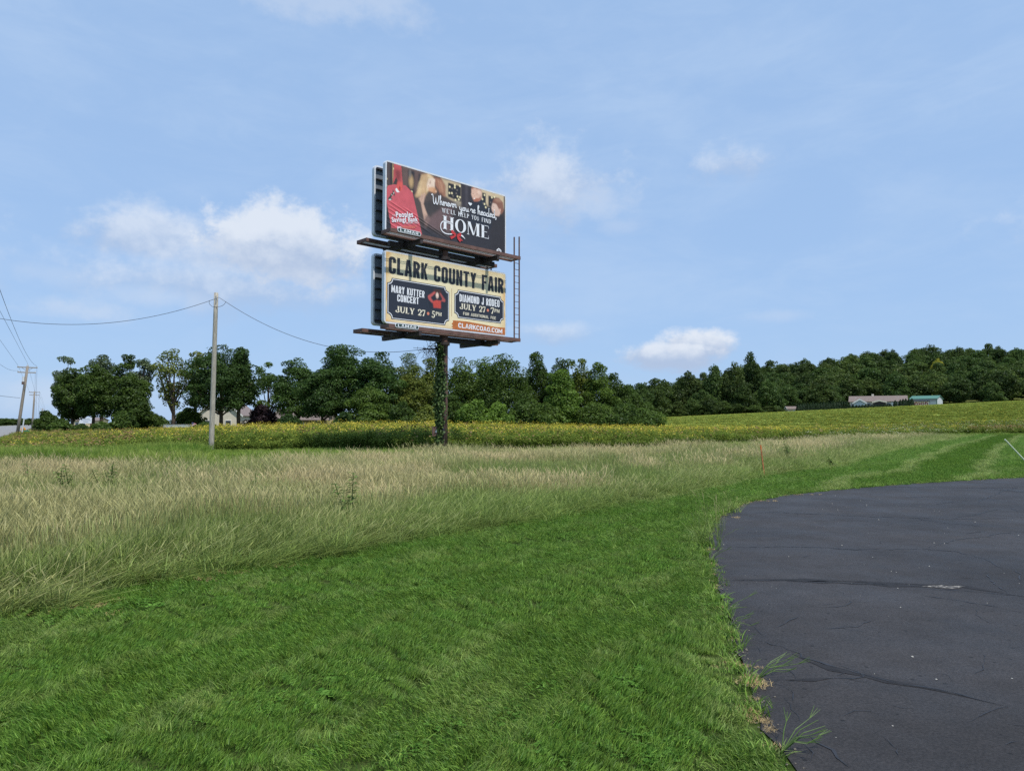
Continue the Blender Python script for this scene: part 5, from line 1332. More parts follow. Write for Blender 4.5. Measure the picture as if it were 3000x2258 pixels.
for nm, i in (('top', 4), ('near', 1), ('far', 0), ('low', 3)):
    wire(up1[i], up2[i], (100, 1125) if nm != 'low' else (88, 1160), '%s power line strung between the two road poles' % nm, .011)
    wire(up2[i], up3[i], None, '%s power line running on from the second road pole' % nm, .011)

# ------------------------------------------------------------------ stakes
stake_m = material('stake_wood', srgb(176, 112, 70), .85, var=.3, scale=14)
s0, s1 = gp(2240, 1399), at(2228, 1303, gp(2240, 1399)[1])
so = empty('survey_stake', s0); tag(so, 'thin rust-brown wooden stake standing in the meadow near the lawn', 'stake')
d = Vector(s1 - s0); m = MB(); M = d.to_track_quat('Z', 'Y').to_matrix(); m.box(d * .48, (.045, .03, d.length * 1.04), M); m.build('shaft', stake_m, so)
m = MB(); m.box(d * .93, (.05, .035, d.length * .12), M); m.build('painted_tip', material('orange_paint', srgb(214, 120, 60), .7, var=.2, scale=9), so)
s0 = gp(3033, 1381); s1 = at(2944, 1287, s0[1])
so = empty('leaning_rod', s0); tag(so, 'pale slanting rod rising from the mown lawn at the frame edge', 'rod')
d = Vector(s1 - s0); m = MB(); m.tube([d * -.05, d], .024, 8); m.build('rod', material('pale_rod', srgb(206, 216, 186), .6), so)

# ------------------------------------------------------------------ buildings
siding = material('cream_siding', srgb(216, 206, 188), .7, var=.05, scale=3)
shingle = material('grey_shingle', srgb(120, 108, 104), .9, var=.2, scale=5)
shingle2 = material('brown_shingle', srgb(112, 98, 92), .9, var=.18, scale=4, col2=srgb(130, 116, 108))
glass_m = material('window_glass', srgb(56, 64, 74), .15)
wtrim = material('white_house_trim', srgb(226, 226, 222), .6)
bluewall = material('pale_blue_siding', srgb(176, 186, 196), .7, var=.05, scale=3)
darkwood = material('dark_porch', srgb(54, 50, 50), .8)
def gable(root, w, d, eave, ridge, wall_m, roof_m, over=.35, along='y', trim=True):
    """box with a gable roof. along 'y': ridge runs away from the viewer, gable faces -y; 'x': ridge across"""
    def T(x, y, z): return (x, y, z) if along == 'y' else (y, x, z)
    ww, dd = (w, d) if along == 'y' else (d, w)
    h = ww / 2; k = dd / 2
    m = MB(); V = [T(-h, -k, 0), T(h, -k, 0), T(h, -k, eave), T(0, -k, ridge), T(-h, -k, eave), T(-h, k, 0), T(h, k, 0), T(h, k, eave), T(0, k, ridge), T(-h, k, eave)]
    m.add(V, [(0, 1, 2, 3, 4), (9, 8, 7, 6, 5), (1, 6, 7, 2), (5, 0, 4, 9)]); m.build('wall', wall_m, root)
    sl = (ridge - eave) / h; rf = None
    for s in (-1, 1):
        x0, x1 = 0, s * (h + over); z0, z1 = ridge + .06, eave - sl * over + .06; y0, y1 = -k - over, k + over; t = .14
        m = MB(); V = [T(x0, y0, z0), T(x1, y0, z1), T(x1, y1, z1), T(x0, y1, z0)]; V += [(p[0], p[1], p[2] + t) for p in V]
        m.add(V, [(0, 1, 2, 3), (7, 6, 5, 4), (0, 4, 5, 1), (1, 5, 6, 2), (2, 6, 7, 3), (3, 7, 4, 0)]); r_ = m.build('roof', roof_m, root); rf = rf or r_
        if trim:
            m = MB(); V = [T(x0, y0 - .03, z0 - .18), T(x1, y0 - .03, z1 - .18), T(x1, y0 - .03, z1 + .16), T(x0, y0 - .03, z0 + .16)]
            V += [T(x0, y0 - .002, z0 - .18), T(x1, y0 - .002, z1 - .18), T(x1, y0 - .002, z1 + .16), T(x0, y0 - .002, z0 + .16)]
            m.add(V, [(0, 1, 2, 3), (7, 6, 5, 4), (0, 4, 5, 1), (1, 5, 6, 2), (2, 6, 7, 3), (3, 7, 4, 0)]); m.build('rake_board', wtrim, r_)
    return rf
def window(root, x, y, z, w, h):
    m = MB(); m.box((x, y, z), (w + .2, .08, h + .2)); o = m.build('window', wtrim, root)
    for s in (-1, 1):
        m = MB(); m.box((x, y - .045, z + s * h / 4), (w, .03, h / 2 - .05)); m.build('pane', glass_m, o)
def ground_at(px, Y): X = (px - CXP) / FPX * Y; return X, Y, float(terr(X, Y))

# house with the gable behind the dark trees
x, y, g = ground_at(668, 152); ho = empty('gabled_house', (x, y, g)); tag(ho, 'cream two-storey house with white-trimmed gable half hidden by dark trees', 'house')
gable(ho, 9.2, 9, 3.0 - g + .3, 6.9 - g, siding, shingle)
for wx, wz in ((1.9, 1.3), (-2.4, 1.3), (.2, 4.2)): window(ho, wx, -4.55, wz, 1.0, 1.4)
m = MB(); m.box((-6.7, -1.5, 1.3), (4.2, 5, 2.4)); m.build('porch', siding, ho)
m = MB(); m.add([(-9.4, -4.4, 2.35), (-4.4, -4.4, 2.35), (-4.4, 1.2, 3.3), (-9.4, 1.2, 3.3), (-9.4, -4.4, 2.5), (-4.4, -4.4, 2.5), (-4.4, 1.2, 3.45), (-9.4, 1.2, 3.45)], [(0, 3, 2, 1), (4, 5, 6, 7), (0, 1, 5, 4), (1, 2, 6, 5), (2, 3, 7, 6), (3, 0, 4, 7)]); m.build('porch_roof', shingle, ho)
for px_ in (-9.1, -7.0, -4.8): m = MB(); m.box((px_, -4.2, 1.2), (.14, .14, 2.3)); m.build('porch_post', wtrim, ho)
m = MB(); m.add([(1.2, -4.9, 3.0), (5.6, -4.9, 3.0), (5.6, -4.9, 3.4), (3.4, -4.9, 5.0), (1.2, -4.9, 3.4)], [(0, 1, 2, 3, 4)])
# house with the broad roof
x, y, g = ground_at(898, 150); ho = empty('broad_roof_house', (x, y, g)); tag(ho, 'low house with broad grey-brown roof glimpsed under the locust trees', 'house')
gable(ho, 10.6, 9, 2.2, 4.4 - g, material('tan_brick', srgb(160, 140, 122), .85, var=.1, scale=4), shingle2, .5, 'x')
for wx in (-3.2, 0.2, 3.4): window(ho, wx, -4.55, 1.3, 1.1, 1.1)
m = MB(); m.box((1.5, 0.3, 4.4 - g + .5), (.7, .7, 1.1)); m.build('chimney', material('chimney_brick', srgb(126, 92, 80), .9, var=.2, scale=9), ho)
# flat trailer with orange side
x, y, g = ground_at(517, 118); tr = empty('box_trailer', (x, y, g)); tag(tr, 'low trailer with pale top and orange-red side behind the weeds', 'trailer')
m = MB(); m.box((0, 0, .75), (4.7, 2, .42)); m.build('orange_side', material('orange_red_paint', srgb(204, 92, 70), .6, var=.45, scale=2.2, col2=srgb(196, 176, 164), lo=.45, hi=.6), tr)
m = MB(); m.box((0, 0, 1.16), (4.75, 2.05, .38)); m.build('pale_top', material('grey_white_sheet', srgb(186, 194, 200), .5, var=.12, scale=2), tr)
m = MB(); m.box((0, 0, 1.37), (4.85, 2.15, .05)); m.build('rim', wtrim, tr)
for sx in (-1.2, 1.2): m = MB(); m.tube([(sx, -1.05, .32), (sx, -.85, .32)], .32, 12); m.build('wheel', darkwood, tr)
# flag by the porch
x, y, g = ground_at(568, 117); fo = empty('small_flag', (x, y, g)); tag(fo, 'small striped red and white flag on a slanted stick', 'flag')
m = MB(); m.tube([(0, 0, 0), (-.25, 0, 1.7)], .02, 5); m.build('stick', wtrim, fo)
red_c = material('flag_red', srgb(186, 70, 74), .8); wht_c = material('flag_white', srgb(224, 222, 224), .8); blu_c = material('flag_blue', srgb(70, 80, 120), .8)
for i in range(7):
    z = 1.62 - i * .075; m = MB(); m.box((-.25 + .36 + .012 * i, 0, z - i * .0), (.70, .02, .074), Matrix.Rotation(.35, 3, 'Y')); m.build('stripe', red_c if i % 2 == 0 else wht_c, fo)
m = MB(); m.box((-.10, -.014, 1.60), (.28, .02, .26), Matrix.Rotation(.35, 3, 'Y')); m.build('canton', blu_c, fo)
# white notice board beyond the left trees, with a building behind it
x, y, g = ground_at(252, 172); no = empty('notice_board', (x, y, g)); tag(no, 'white roadside notice board seen between two dark tree trunks', 'sign')
zc = at(252, 1231, 172)[2] - g
m = MB(); m.box((0, 0, zc), (2.9, .14, 1.45)); bo = m.build('board', material('white_sign', srgb(232, 234, 242), .5), no)
for i, w in enumerate((1.9, 2.3, 1.2)): m = MB(); m.box((.1, -.085, zc + .42 - i * .36), (w, .03, .10)); m.build('text_line', material('grey_print', srgb(168, 176, 196), .6), bo)
for s in (-1, 1): m = MB(); m.box((s * 1.2, .05, (zc - .7) / 2), (.14, .14, zc - .7)); m.build('post', darkwood, no)
x, y, g = ground_at(268, 196); bu = empty('tan_building', (x, y, g)); tag(bu, 'low tan building with red end wall behind the notice board', 'building')
gable(bu, 6.5, 5, 1.9, 2.6, material('tan_wall', srgb(216, 196, 160), .8), shingle, .3, 'x')
m = MB(); m.box((1.9, -2.56, 1.0), (1.2, .1, 1.6)); m.build('red_panel', material('red_wall', srgb(176, 96, 84), .8), bu)
for wx in (-2.2, -.4): window(bu, wx, -2.55, 1.0, .8, .8)
# road signs
x, y, g = ground_at(71, 100); wo = empty('warning_sign', (x, y, g)); tag(wo, 'yellow diamond warning sign at the road beside the leaning pole', 'sign')
zc = at(71, 1258, 100)[2]; m = MB(); M = Matrix.Rotation(math.pi / 4, 3, 'Y'); m.box((0, 0, zc), (.55, .03, .55), M); sg = m.build('diamond', material('sign_yellow', srgb(236, 160, 40), .5), wo)
m = MB(); m.box((0, -.02, zc + .03), (.24, .02, .14), M); m.build('symbol', darkwood, sg); m = MB(); m.box((0, .04, zc / 2), (.06, .04, max(zc, .3) + .3)); m.build('post', galv, wo)
x, y, g = ground_at(81, 97); go_ = empty('street_sign', (x, y, g)); tag(go_, 'small green road name sign right of the yellow diamond', 'sign')
zc = at(83, 1262, 97)[2]; m = MB(); m.box((0, 0, zc), (.85, .03, .2)); m.build('blade', material('sign_green', srgb(40, 120, 92), .5), go_); m = MB(); m.box((0, .03, zc / 2 - .1), (.05, .04, zc + .2)); m.build('post', galv, go_)

# ranch house on the right
Y = 265; x, y, g = ground_at(2572, Y); ra = empty('ranch_house', (x, y, g)); tag(ra, 'long ranch house with brown shingle roof behind a clipped evergreen row', 'house')
ra.rotation_euler = (0, 0, math.radians(-26.6)); zr = at(2572, 1161, Y)[2] - g; ze = at(2572, 1177, Y)[2] - g
rf = gable(ra, 18.2, 9.4, ze, zr, siding, shingle2, .4, 'x', False)
k = Y / FPX
m = MB(); m.box(((2559 - 2572) * k, .2, zr + .25), (.75, .75, 1.25)); m.build('chimney', material('cream_chimney', srgb(222, 212, 194), .8), rf)
def front_gable(px, wpx, apex_py, base_py, wall_m, nm, fascia):
    cx = (px - 2572) * k; w = wpx * k; za = at(px, apex_py, Y - 6)[2] - g; zb = at(px, base_py, Y - 6)[2] - g; y0 = -6.3
    m = MB(); m.add([(cx - w / 2, y0, 0), (cx + w / 2, y0, 0), (cx + w / 2, y0, zb), (cx, y0, za), (cx - w / 2, y0, zb), (cx - w / 2, -4.6, 0), (cx + w / 2, -4.6, 0), (cx + w / 2, -4.6, zb), (cx, -2.2, za), (cx - w / 2, -4.6, zb)],
          [(0, 1, 2, 3, 4), (1, 6, 7, 2), (5, 0, 4, 9)]); wo_ = m.build(nm, wall_m, ra)
    for s in (-1, 1):
        m = MB(); V = [(cx, y0 - .3, za + .1), (cx + s * (w / 2 + .4), y0 - .3, zb - .05), (cx + s * (w / 2 + .4), -4.0, zb - .05), (cx, -1.6, za + .1)]; V += [(a_, b_, c_ + .14) for a_, b_, c_ in V]
        m.add(V, [(0, 1, 2, 3), (7, 6, 5, 4), (0, 4, 5, 1), (1, 5, 6, 2), (2, 6, 7, 3), (3, 7, 4, 0)]); m.build('gable_roof', shingle2, wo_)
        m = MB(); V = [(cx, y0 - .34, za - .2), (cx + s * (w / 2 + .4), y0 - .34, zb - .35), (cx + s * (w / 2 + .4), y0 - .34, zb + .14), (cx, y0 - .34, za + .29)]; m.add(V + [(a_, b_ + .03, c_) for a_, b_, c_ in V], [(0, 1, 2, 3), (7, 6, 5, 4), (0, 4, 5, 1), (1, 5, 6, 2), (2, 6, 7, 3), (3, 7, 4, 0)]); m.build('fascia', fascia, wo_)
    return cx, w, zb, wo_
front_gable(2525, 32, 1169.5, 1180, bluewall, 'front_wing', wtrim)
cx, w, zb, po = front_gable(2576, 32, 1173.5, 1177.5, darkwood, 'porch', siding)
gx = (2613 - 2572) * k; m = MB(); m.box((gx, -4.78, 1.25), (1.7, .1, 2.3)); m.build('garage_door', wtrim, ra)
for wx in (-8.0, -2.9, 3.4, 7.2): window(ra, wx, -4.74, 1.5, 1.1, 1.1)
for vx, vz in ((-7.2, .55), (-1, .6), (6.5, .62)): m = MB(); m.box((vx, -1.6, zr - vz), (.35, .3, .3)); m.build('roof_vent', wtrim, rf)
m = MB(); m.box((6.4, -2.1, zr - .82), (1.3, .3, .14)); m.build('skylight', wtrim, rf)
# metal barn with green roof and letters
Y = 262; x, y, g = ground_at(2714, Y); ba = empty('metal_barn', (x, y, g)); tag(ba, 'pale metal barn with green roof and red lettered board', 'barn')
k = Y / FPX; zr = at(2716, 1160.5, Y)[2] - g; ze = at(2716, 1169.5, Y)[2] - g
barn_w = material('pale_metal_siding', srgb(190, 194, 198), .5, var=.05, scale=2); green_r = material('green_metal_roof', srgb(74, 118, 104), .6, var=.06, scale=2)
ba.rotation_euler = (0, 0, math.radians(-45))
gable(ba, 8.6, 7.0, ze, zr, barn_w, green_r, .3, 'x', False)
m = MB(); m.box((0, -3.53, ze - .45), (8.58, .06, .8)); m.build('upper_band', material('grey_metal_siding', srgb(150, 154, 160), .5), ba)
for sx in (-4.3, 4.3): m = MB(); m.box((sx, -3.53, ze / 2), (.22, .16, ze)); m.build('corner_trim', material('green_trim', srgb(52, 100, 86), .5), ba)
for i in range(19):
    m = MB(); m.box((-4.05 + i * .443, -3.515, (ze - .9) / 2), (.06, .05, ze - .95)); m.build('siding_rib', barn_w, ba)
m = MB(); m.box((-.6, -3.65, 1.05), (5.0, .12, 1.75)); bo = m.build('letter_board', material('cream_board', srgb(224, 216, 200), .6), ba)
m = MB(); m.box((-.6, -3.85, 2.0), (5.3, .55, .14)); m.build('board_canopy', darkwood, ba)
maroon = material('maroon_letter', srgb(150, 54, 62), .6)
for ch, cx_ in (('O', -2.25), ('H', -.95), ('I', .0), ('O', 1.0)):
    m = MB()
    if ch == 'O':
        n_ = 16; A = [(cx_ + .56 * math.cos(q), 1.0 + .68 * math.sin(q)) for q in np.linspace(0, 6.283, n_ + 1)[:-1]]; B_ = [(cx_ + .26 * math.cos(q), 1.0 + .36 * math.sin(q)) for q in np.linspace(0, 6.283, n_ + 1)[:-1]]
        V = [(p[0], yy, p[1]) for Q, yy in ((A, -3.75), (B_, -3.75), (B_, -3.712), (A, -3.712)) for p in Q]; F = []
        for i in range(n_):
            jn = (i + 1) % n_
            for a_, b_ in ((0, 1), (1, 2), (2, 3), (3, 0)): F.append((a_ * n_ + i, a_ * n_ + jn, b_ * n_ + jn, b_ * n_ + i))
        m.add(V, F)
    elif ch == 'H':
        for s in (-.36, .36): m.box((cx_ + s, -3.73, 1.0), (.26, .04, 1.36))
        m.box((cx_, -3.734, 1.0), (.5, .03, .26))
    else: m.box((cx_, -3.73, 1.0), (.3, .04, 1.36))
    m.build('letter', maroon, bo)
# small outbuilding at the hedge end
Y = 262; x, y, g = ground_at(2318, Y); ob = empty('garden_shed', (x, y, g)); tag(ob, 'small brown-roofed shed at the end of the evergreen row', 'shed')
gable(ob, 3.6, 3, 1.4, 2.2, material('tan_shed_wall', srgb(200, 186, 172), .7), shingle2, .3, 'x')
m = MB(); m.box((.5, -1.55, .7), (.7, .06, 1.2)); m.build('door', wtrim, ob)
# ------------------------------------------------------------------ trees
bark = material('bark', srgb(84, 72, 60), .95, var=.3, scale=4, stretch=(4, 4, .6))
L_DARK = leaf_material('leaf_dark_green', srgb(44, 64, 26), srgb(90, 112, 44), .36, .14)
L_LOC = leaf_material('leaf_locust', srgb(38, 60, 28), srgb(82, 108, 48), .36, .12)
L_MID = leaf_material('leaf_mid_green', srgb(54, 76, 28), srgb(104, 126, 50), .36, .14)
L_OLIVE = leaf_material('leaf_olive', srgb(74, 90, 34), srgb(128, 136, 58), .36, .12)
L_BRIGHT = leaf_material('leaf_bright_green', srgb(66, 92, 32), srgb(120, 148, 58), .36, .12)
L_GREY = leaf_material('leaf_grey_green', srgb(70, 88, 60), srgb(116, 130, 92), .36, .12)
L_PURP = leaf_material('leaf_dark_purple', srgb(40, 30, 36), srgb(72, 54, 58), .15, .1)
L_FOR = leaf_material('leaf_forest', srgb(46, 66, 32), srgb(94, 114, 52), .36, .26, hue=.014)
L_YEL = leaf_material('leaf_yellow_green', srgb(140, 140, 40), srgb(196, 190, 70), .3, .1)
L_THUJA = leaf_material('leaf_arborvitae', srgb(26, 40, 24), srgb(50, 70, 38), .15, .1)

def leaf_cloud(r, lobes, n, leaf, flat=0.0, core=.15):
    """n leaf faces spread over and inside lobes (x,y,z,rx,ry,rz); returns V,F,r"""
    lobes = np.array(lobes); wgt = (lobes[:, 3] * lobes[:, 5]) ; wgt = wgt / wgt.sum()
    k = r.choice(len(lobes), n, p=wgt); Lb = lobes[k]
    d = r.normal(size=(n, 3)); d[:, 2] = d[:, 2] * .9 + .28; d /= np.linalg.norm(d, axis=1)[:, None]
    rad = np.where(r.random(n) < core, r.random(n) ** .5, 1 - np.abs(r.normal(0, .13, n))) + np.where(r.random(n) < .06, .18 * r.random(n), 0)
    P = Lb[:, :3] + d * Lb[:, 3:] * rad[:, None]
    nm = d * .8 + r.normal(size=(n, 3)) * .55; nm[:, 2] += .35 + flat; nm /= np.linalg.norm(nm, axis=1)[:, None]
    u = np.cross(nm, r.normal(size=(n, 3))); u /= np.linalg.norm(u, axis=1)[:, None] + 1e-9; v = np.cross(nm, u)
    s = leaf * (.55 + .9 * r.random(n)); 
    V = np.stack([P - u * (s * .55)[:, None], P + v * (s * (.22 + .2 * r.random(n)))[:, None] + u * (s * .1 * r.normal(size=n))[:, None], P + u * (s * .55)[:, None] - nm * (s * .12)[:, None], P - v * (s * (.22 + .2 * r.random(n)))[:, None]], 1)
    F = np.arange(4 * n).reshape(n, 4)
    lobe_r = r.random(len(lobes))[k]
    rr = np.clip(.55 * r.random(n) + .45 * lobe_r, 0, 1)
    return V.reshape(-1, 3), F, np.repeat(rr, 4)

def tree_shape(seed, H, R, crown0=.25, shape='round', clusters=40, n=5200, leaf=.42, trunk_r=None, dens=1.0, limbs=9, squash=.75, csize=.30, lean=0.0):
    """meshes for a tree of height H, crown radius R; returns trunk MB, crown arrays"""
    r = np.random.default_rng(seed)
    z0 = H * crown0; Hc = H - z0; cz = z0 + Hc * .5
    C = []
    ph = r.random(6) * 6.283
    def wob(a, t): return 1 + .16 * math.sin(2 * a + ph[0] + 3 * t) + .14 * math.sin(3 * a + ph[1] - 5 * t) + .12 * math.sin(9 * t + ph[2] + a)
    def woz(a): return 1 - .10 * (1 + math.sin(2 * a + ph[3])) - .06 * (1 + math.sin(3 * a + ph[4]))
    clusters = int(clusters * (1.7 if dens > .7 else 1.25)); n = int(n * (1.75 if dens > .7 else 1.3))
    for i in range(clusters):
        for _ in range(1):
            t = ((i + r.random()) / clusters) ** (1.15 if shape in ('dome', 'cone') else .9)       # 0 bottom .. 1 top
            prof = {'round': math.sqrt(max(0, 1 - (2 * t - 1) ** 2)) * (1.06 - .12 * t), 'broad': (1 - max(0, t - .45) ** 2 * 2.2) * min(1, .62 + t * 1.1), 'vase': .35 + .75 * t if t < .75 else .92 * (1.6 - t) , 'cone': 1.05 - .85 * t, 'dome': (1 - t ** 2.6) ** .5 * 1.0 + .02}[shape]
            a = r.random() * 6.283; rr = R * max(.08, prof) * wob(a, t) * (.35 + .6 * r.random() ** .5 if r.random() < .3 else .74 + .2 * r.random())
            break
        c = R * csize * (.65 + .7 * r.random())
        x, y = math.cos(a) * max(0, rr - c * .25), math.sin(a) * max(0, rr - c * .25)
        z = z0 + c * .5 + (Hc - c * 1.15) * t * woz(a)
        C.append((x + lean * (z - z0), y, z, c * 1.1, c * 1.1, c * squash * (.8 + .4 * r.random())))
    # top clusters so that the crown reaches its height
    for k in range(3):
        c = R * csize * (.6 + .4 * r.random()); a = r.random() * 6.28
        C.append((math.cos(a) * R * .28 * k + lean * Hc, math.sin(a) * R * .2 * k, H - c * (.7 + .55 * k * r.random()), c, c, c * squash))
    if dens > .7:                                               # foliage deep inside, so that little sky shows through
        C.append((lean * Hc * .4, 0, z0 + Hc * .36, R * .72, R * .72, Hc * .36)); C.append((lean * Hc * .6, 0, z0 + Hc * .62, R * .55, R * .55, Hc * .32))
    tr = trunk_r or H * .022
    T = MB(); top = np.array([lean * Hc * .6, 0, z0 + Hc * .62])
    T.tube([(0, 0, -.4), (0.02 * H * r.normal() * .3, 0, z0 * .6), (lean * Hc * .2, 0, z0 + Hc * .25), top], [tr * 1.25, tr, tr * .75, tr * .25], 8)
    order = sorted(range(len(C)), key=lambda i: -math.hypot(C[i][0], C[i][1]) - .2 * C[i][2])[:limbs]
    for i in order:
        e = np.array(C[i][:3]); s0 = np.array([lean * Hc * .1, 0, z0 * (.7 + .25 * r.random()) + Hc * .22 * r.random()]); mid = s0 * .5 + e * .5 + np.array([0, 0, -.06 * H * r.random()])
        T.tube([s0, mid, e], [tr * .5, tr * .3, tr * .1], 5, False)
    return T, leaf_cloud(r, C, int(n * dens), leaf), C

def plant_tree(px, Y, top_py, half_px, label, mat, name='tree', seed=None, **k):
    x = (px - CXP) / FPX * Y; g = float(terr(x, Y)); H = at(px, top_py, Y)[2] - g; R = half_px * Y / FPX * (1.18 if px < 1290 else 1.45)
    k.setdefault('leaf', .285); k['n'] = int(k.get('n', 5200) * 1.65)
    T, (V, F, rr), C = tree_shape(seed or int(px * 13 + Y), H * 1.03, R, **k)
    o = empty(name, (x, Y, g)); tag(o, label, 'tree' if 'shrub' not in name and 'bush' not in name else 'shrub')
    T.build('trunk', bark, o, True)
    mesh_obj('crown', np_mesh('crown', V, F, mat, {'r': rr}), o)
    return o

TREES = [
    # left clump
    (186, 128, 1050, 38, 'loose grey-leaved tree at the outer edge of the clump by the road', L_GREY, dict(clusters=26, dens=.55, crown0=.3, shape='vase', csize=.34)),
    (214, 119, 1084, 44, 'dense dark maple with bare trunk left of the white notice board', L_DARK, dict(clusters=50, n=7200, crown0=.20, shape='broad', csize=.28)),
    (276, 117, 1072, 54, 'dense dark maple with bare trunk right of the white notice board', L_DARK, dict(clusters=56, n=8200, crown0=.22, shape='broad', csize=.27)),
    (300, 128, 1046, 46, 'tall narrow-topped tree rising behind the dense dark maple', L_GREY, dict(clusters=30, dens=.75, crown0=.3, shape='vase')),
    (362, 124, 1044, 38, 'tall tree with clustered top at the middle of the clump', L_DARK, dict(clusters=28, dens=.7, crown0=.3, shape='vase')),
    (385, 116, 1100, 50, 'lower spreading tree filling the clump beside the open gap', L_DARK, dict(clusters=44, n=7000, crown0=.12, shape='broad')),
    (412, 122, 1056, 30, 'thin tree whose leafy branch juts out over the gap', L_GREY, dict(clusters=13, dens=.30, crown0=.55, shape='vase', csize=.4, lean=.12)),
    # between the clump and the bare pole
    (508, 120, 1028, 50, 'tall slender tree with sparse olive leaves and bare lower trunk', L_OLIVE, dict(clusters=30, dens=.42, crown0=.28, shape='vase', csize=.3, limbs=14)),
    (572, 126, 1036, 34, 'olive-leaved tree close behind the slender sparse tree', L_OLIVE, dict(clusters=26, dens=.5, crown0=.3, shape='vase')),
    (648, 122, 1013, 88, 'big dark locust tree crossing behind the bare wooden pole', L_LOC, dict(clusters=64, n=9500, crown0=.22, shape='broad', squash=.5, csize=.25, limbs=14)),
    (702, 124, 1022, 42, 'pointed dark locust beside the big locust behind the pole', L_LOC, dict(clusters=34, n=5600, crown0=.3, shape='cone', squash=.55)),
    (786, 132, 1066, 42, 'mid-green airy tree standing between the two dark locust groups', L_MID, dict(clusters=30, dens=.62, crown0=.2, shape='round')),
    # locust grove
    (872, 126, 1050, 62, 'dark locust at the outer end of the grove above the broad roof', L_LOC, dict(clusters=48, n=7400, crown0=.18, shape='broad', squash=.5)),
    (1000, 122, 1011, 84, 'tallest dark locust of the grove with jagged crown', L_LOC, dict(clusters=66, n=9800, crown0=.2, shape='broad', squash=.5, csize=.25, limbs=14)),
    (945, 118, 1082, 60, 'lower dark locust in front of the broad-roofed house', L_LOC, dict(clusters=46, n=6800, crown0=.22, shape='broad', squash=.5)),
    (1112, 120, 1034, 74, 'round-topped dark locust on the billboard side of the grove', L_LOC, dict(clusters=62, n=9200, crown0=.12, shape='broad', squash=.5, csize=.25)),
    (1082, 114, 1130, 62, 'low layered green tree at the foot of the locust grove', L_MID, dict(clusters=42, n=6200, crown0=.05, shape='dome', squash=.5)),
    (1196, 150, 1040, 50, 'hazy grey-green tree peeping over the olive trees', L_GREY, dict(clusters=36, n=5000, crown0=.1, shape='dome')),
    (1208, 122, 1076, 54, 'yellow-olive tree next to the billboard column', L_OLIVE, dict(clusters=44, n=6800, crown0=.04, shape='dome')),
    (1262, 130, 1054, 44, 'olive tree directly behind the ivy-clad column', L_OLIVE, dict(clusters=36, n=5600, crown0=.04, shape='dome')),
    # wood edge beyond the column
    (1352, 124, 1052, 50, 'rounded green tree just past the billboard column', L_MID, dict(clusters=46, n=7200, crown0=.02, shape='dome')),
    (1424, 134, 1050, 46, 'full green tree between two rounded trees of the wood edge', L_MID, dict(clusters=40, n=6400, crown0=.02, shape='dome')),
    (1478, 122, 1042, 66, 'broad dark round tree at the middle of the wood edge', L_DARK, dict(clusters=56, n=8800, crown0=.02, shape='dome', csize=.27)),
    (1572, 130, 1036, 40, 'spiky-topped tall tree behind the broad round one', L_DARK, dict(clusters=36, n=5800, crown0=.05, shape='round')),
    (1640, 126, 1054, 44, 'dark tree behind the bright green tree of the wood edge', L_DARK, dict(clusters=38, n=6000, crown0=.02, shape='dome')),
    (1648, 112, 1084, 48, 'brighter green pyramid-shaped tree in front of the wood edge', L_BRIGHT, dict(clusters=50, n=7200, crown0=.02, shape='cone', squash=.6)),
    (1704, 130, 1056, 36, 'reddish-olive tree right of the bright green pyramid', L_OLIVE, dict(clusters=32, n=5200, crown0=.02, shape='dome')),
    (1752, 128, 1066, 40, 'olive tree where the wood edge begins to drop', L_MID, dict(clusters=36, n=5600, crown0=.02, shape='dome')),
    (1800, 130, 1096, 40, 'shorter tree on the falling slope of the wood edge', L_DARK, dict(clusters=34, n=5400, crown0=.02, shape='dome')),
    (1846, 136, 1140, 44, 'low dark tree where the wood edge meets the gap', L_DARK, dict(clusters=34, n=5200, crown0=0, shape='dome')),
]
for t in TREES:
    plant_tree(*t[:4], t[4], t[5], 'tree', **t[6])
SHRUBS = [
    (178, 110, 1228, 24, 'low dark undergrowth bush left of the first maple trunk', L_DARK), (300, 110, 1236, 26, 'low dark undergrowth bush right of the second maple trunk', L_DARK), (240, 109, 1243, 24, 'lowest dark undergrowth bush below the white notice board', L_DARK), (600, 112, 1238, 26, 'low dark bush before the house porch', L_DARK),
    (138, 112, 1204, 28, 'dark shrub mass at the foot of the clump by the road', L_DARK), (440, 118, 1206, 42, 'dark low bush filling the gap beside the slender tree', L_DARK),
    (362, 112, 1204, 32, 'rounded dark bush under the lower spreading tree', L_DARK), (556, 126, 1196, 40, 'green bush at the foot of the olive-leaved tree', L_MID),
    (768, 128, 1188, 38, 'dark purple-leaved bush beside the gabled house', L_PURP), (846, 112, 1214, 26, 'small green bush under the outer locust', L_LOC),
    (1006, 108, 1208, 30, 'small green bush before the tallest locust', L_LOC), (1180, 110, 1176, 40, 'dark bush beneath the yellow-olive tree', L_DARK), (1252, 108, 1190, 34, 'olive bush at the back of the column foot', L_OLIVE),
    (1394, 108, 1172, 36, 'bright green bush just past the column at the wood edge', L_BRIGHT), (1458, 108, 1178, 30, 'second bright green bush at the wood edge', L_BRIGHT), (1330, 112, 1160, 34, 'shady green bush close to the column at the wood edge', L_DARK),
    (1534, 110, 1170, 40, 'dark bush under the broad round tree', L_DARK), (1600, 108, 1182, 34, 'dark bush left of the bright pyramid tree', L_MID), (1735, 112, 1180, 46, 'grey-green bush right of the bright pyramid tree', L_MID),
    (1815, 112, 1186, 46, 'dark bush at the falling end of the wood edge', L_DARK), (1880, 120, 1196, 44, 'last dark bush of the near wood edge', L_DARK)]
for s in SHRUBS:
    plant_tree(*s[:4], s[4], s[5], 'shrub', clusters=26, n=3600, crown0=0.0, shape='dome', leaf=.29, limbs=4, squash=.8, csize=.36)

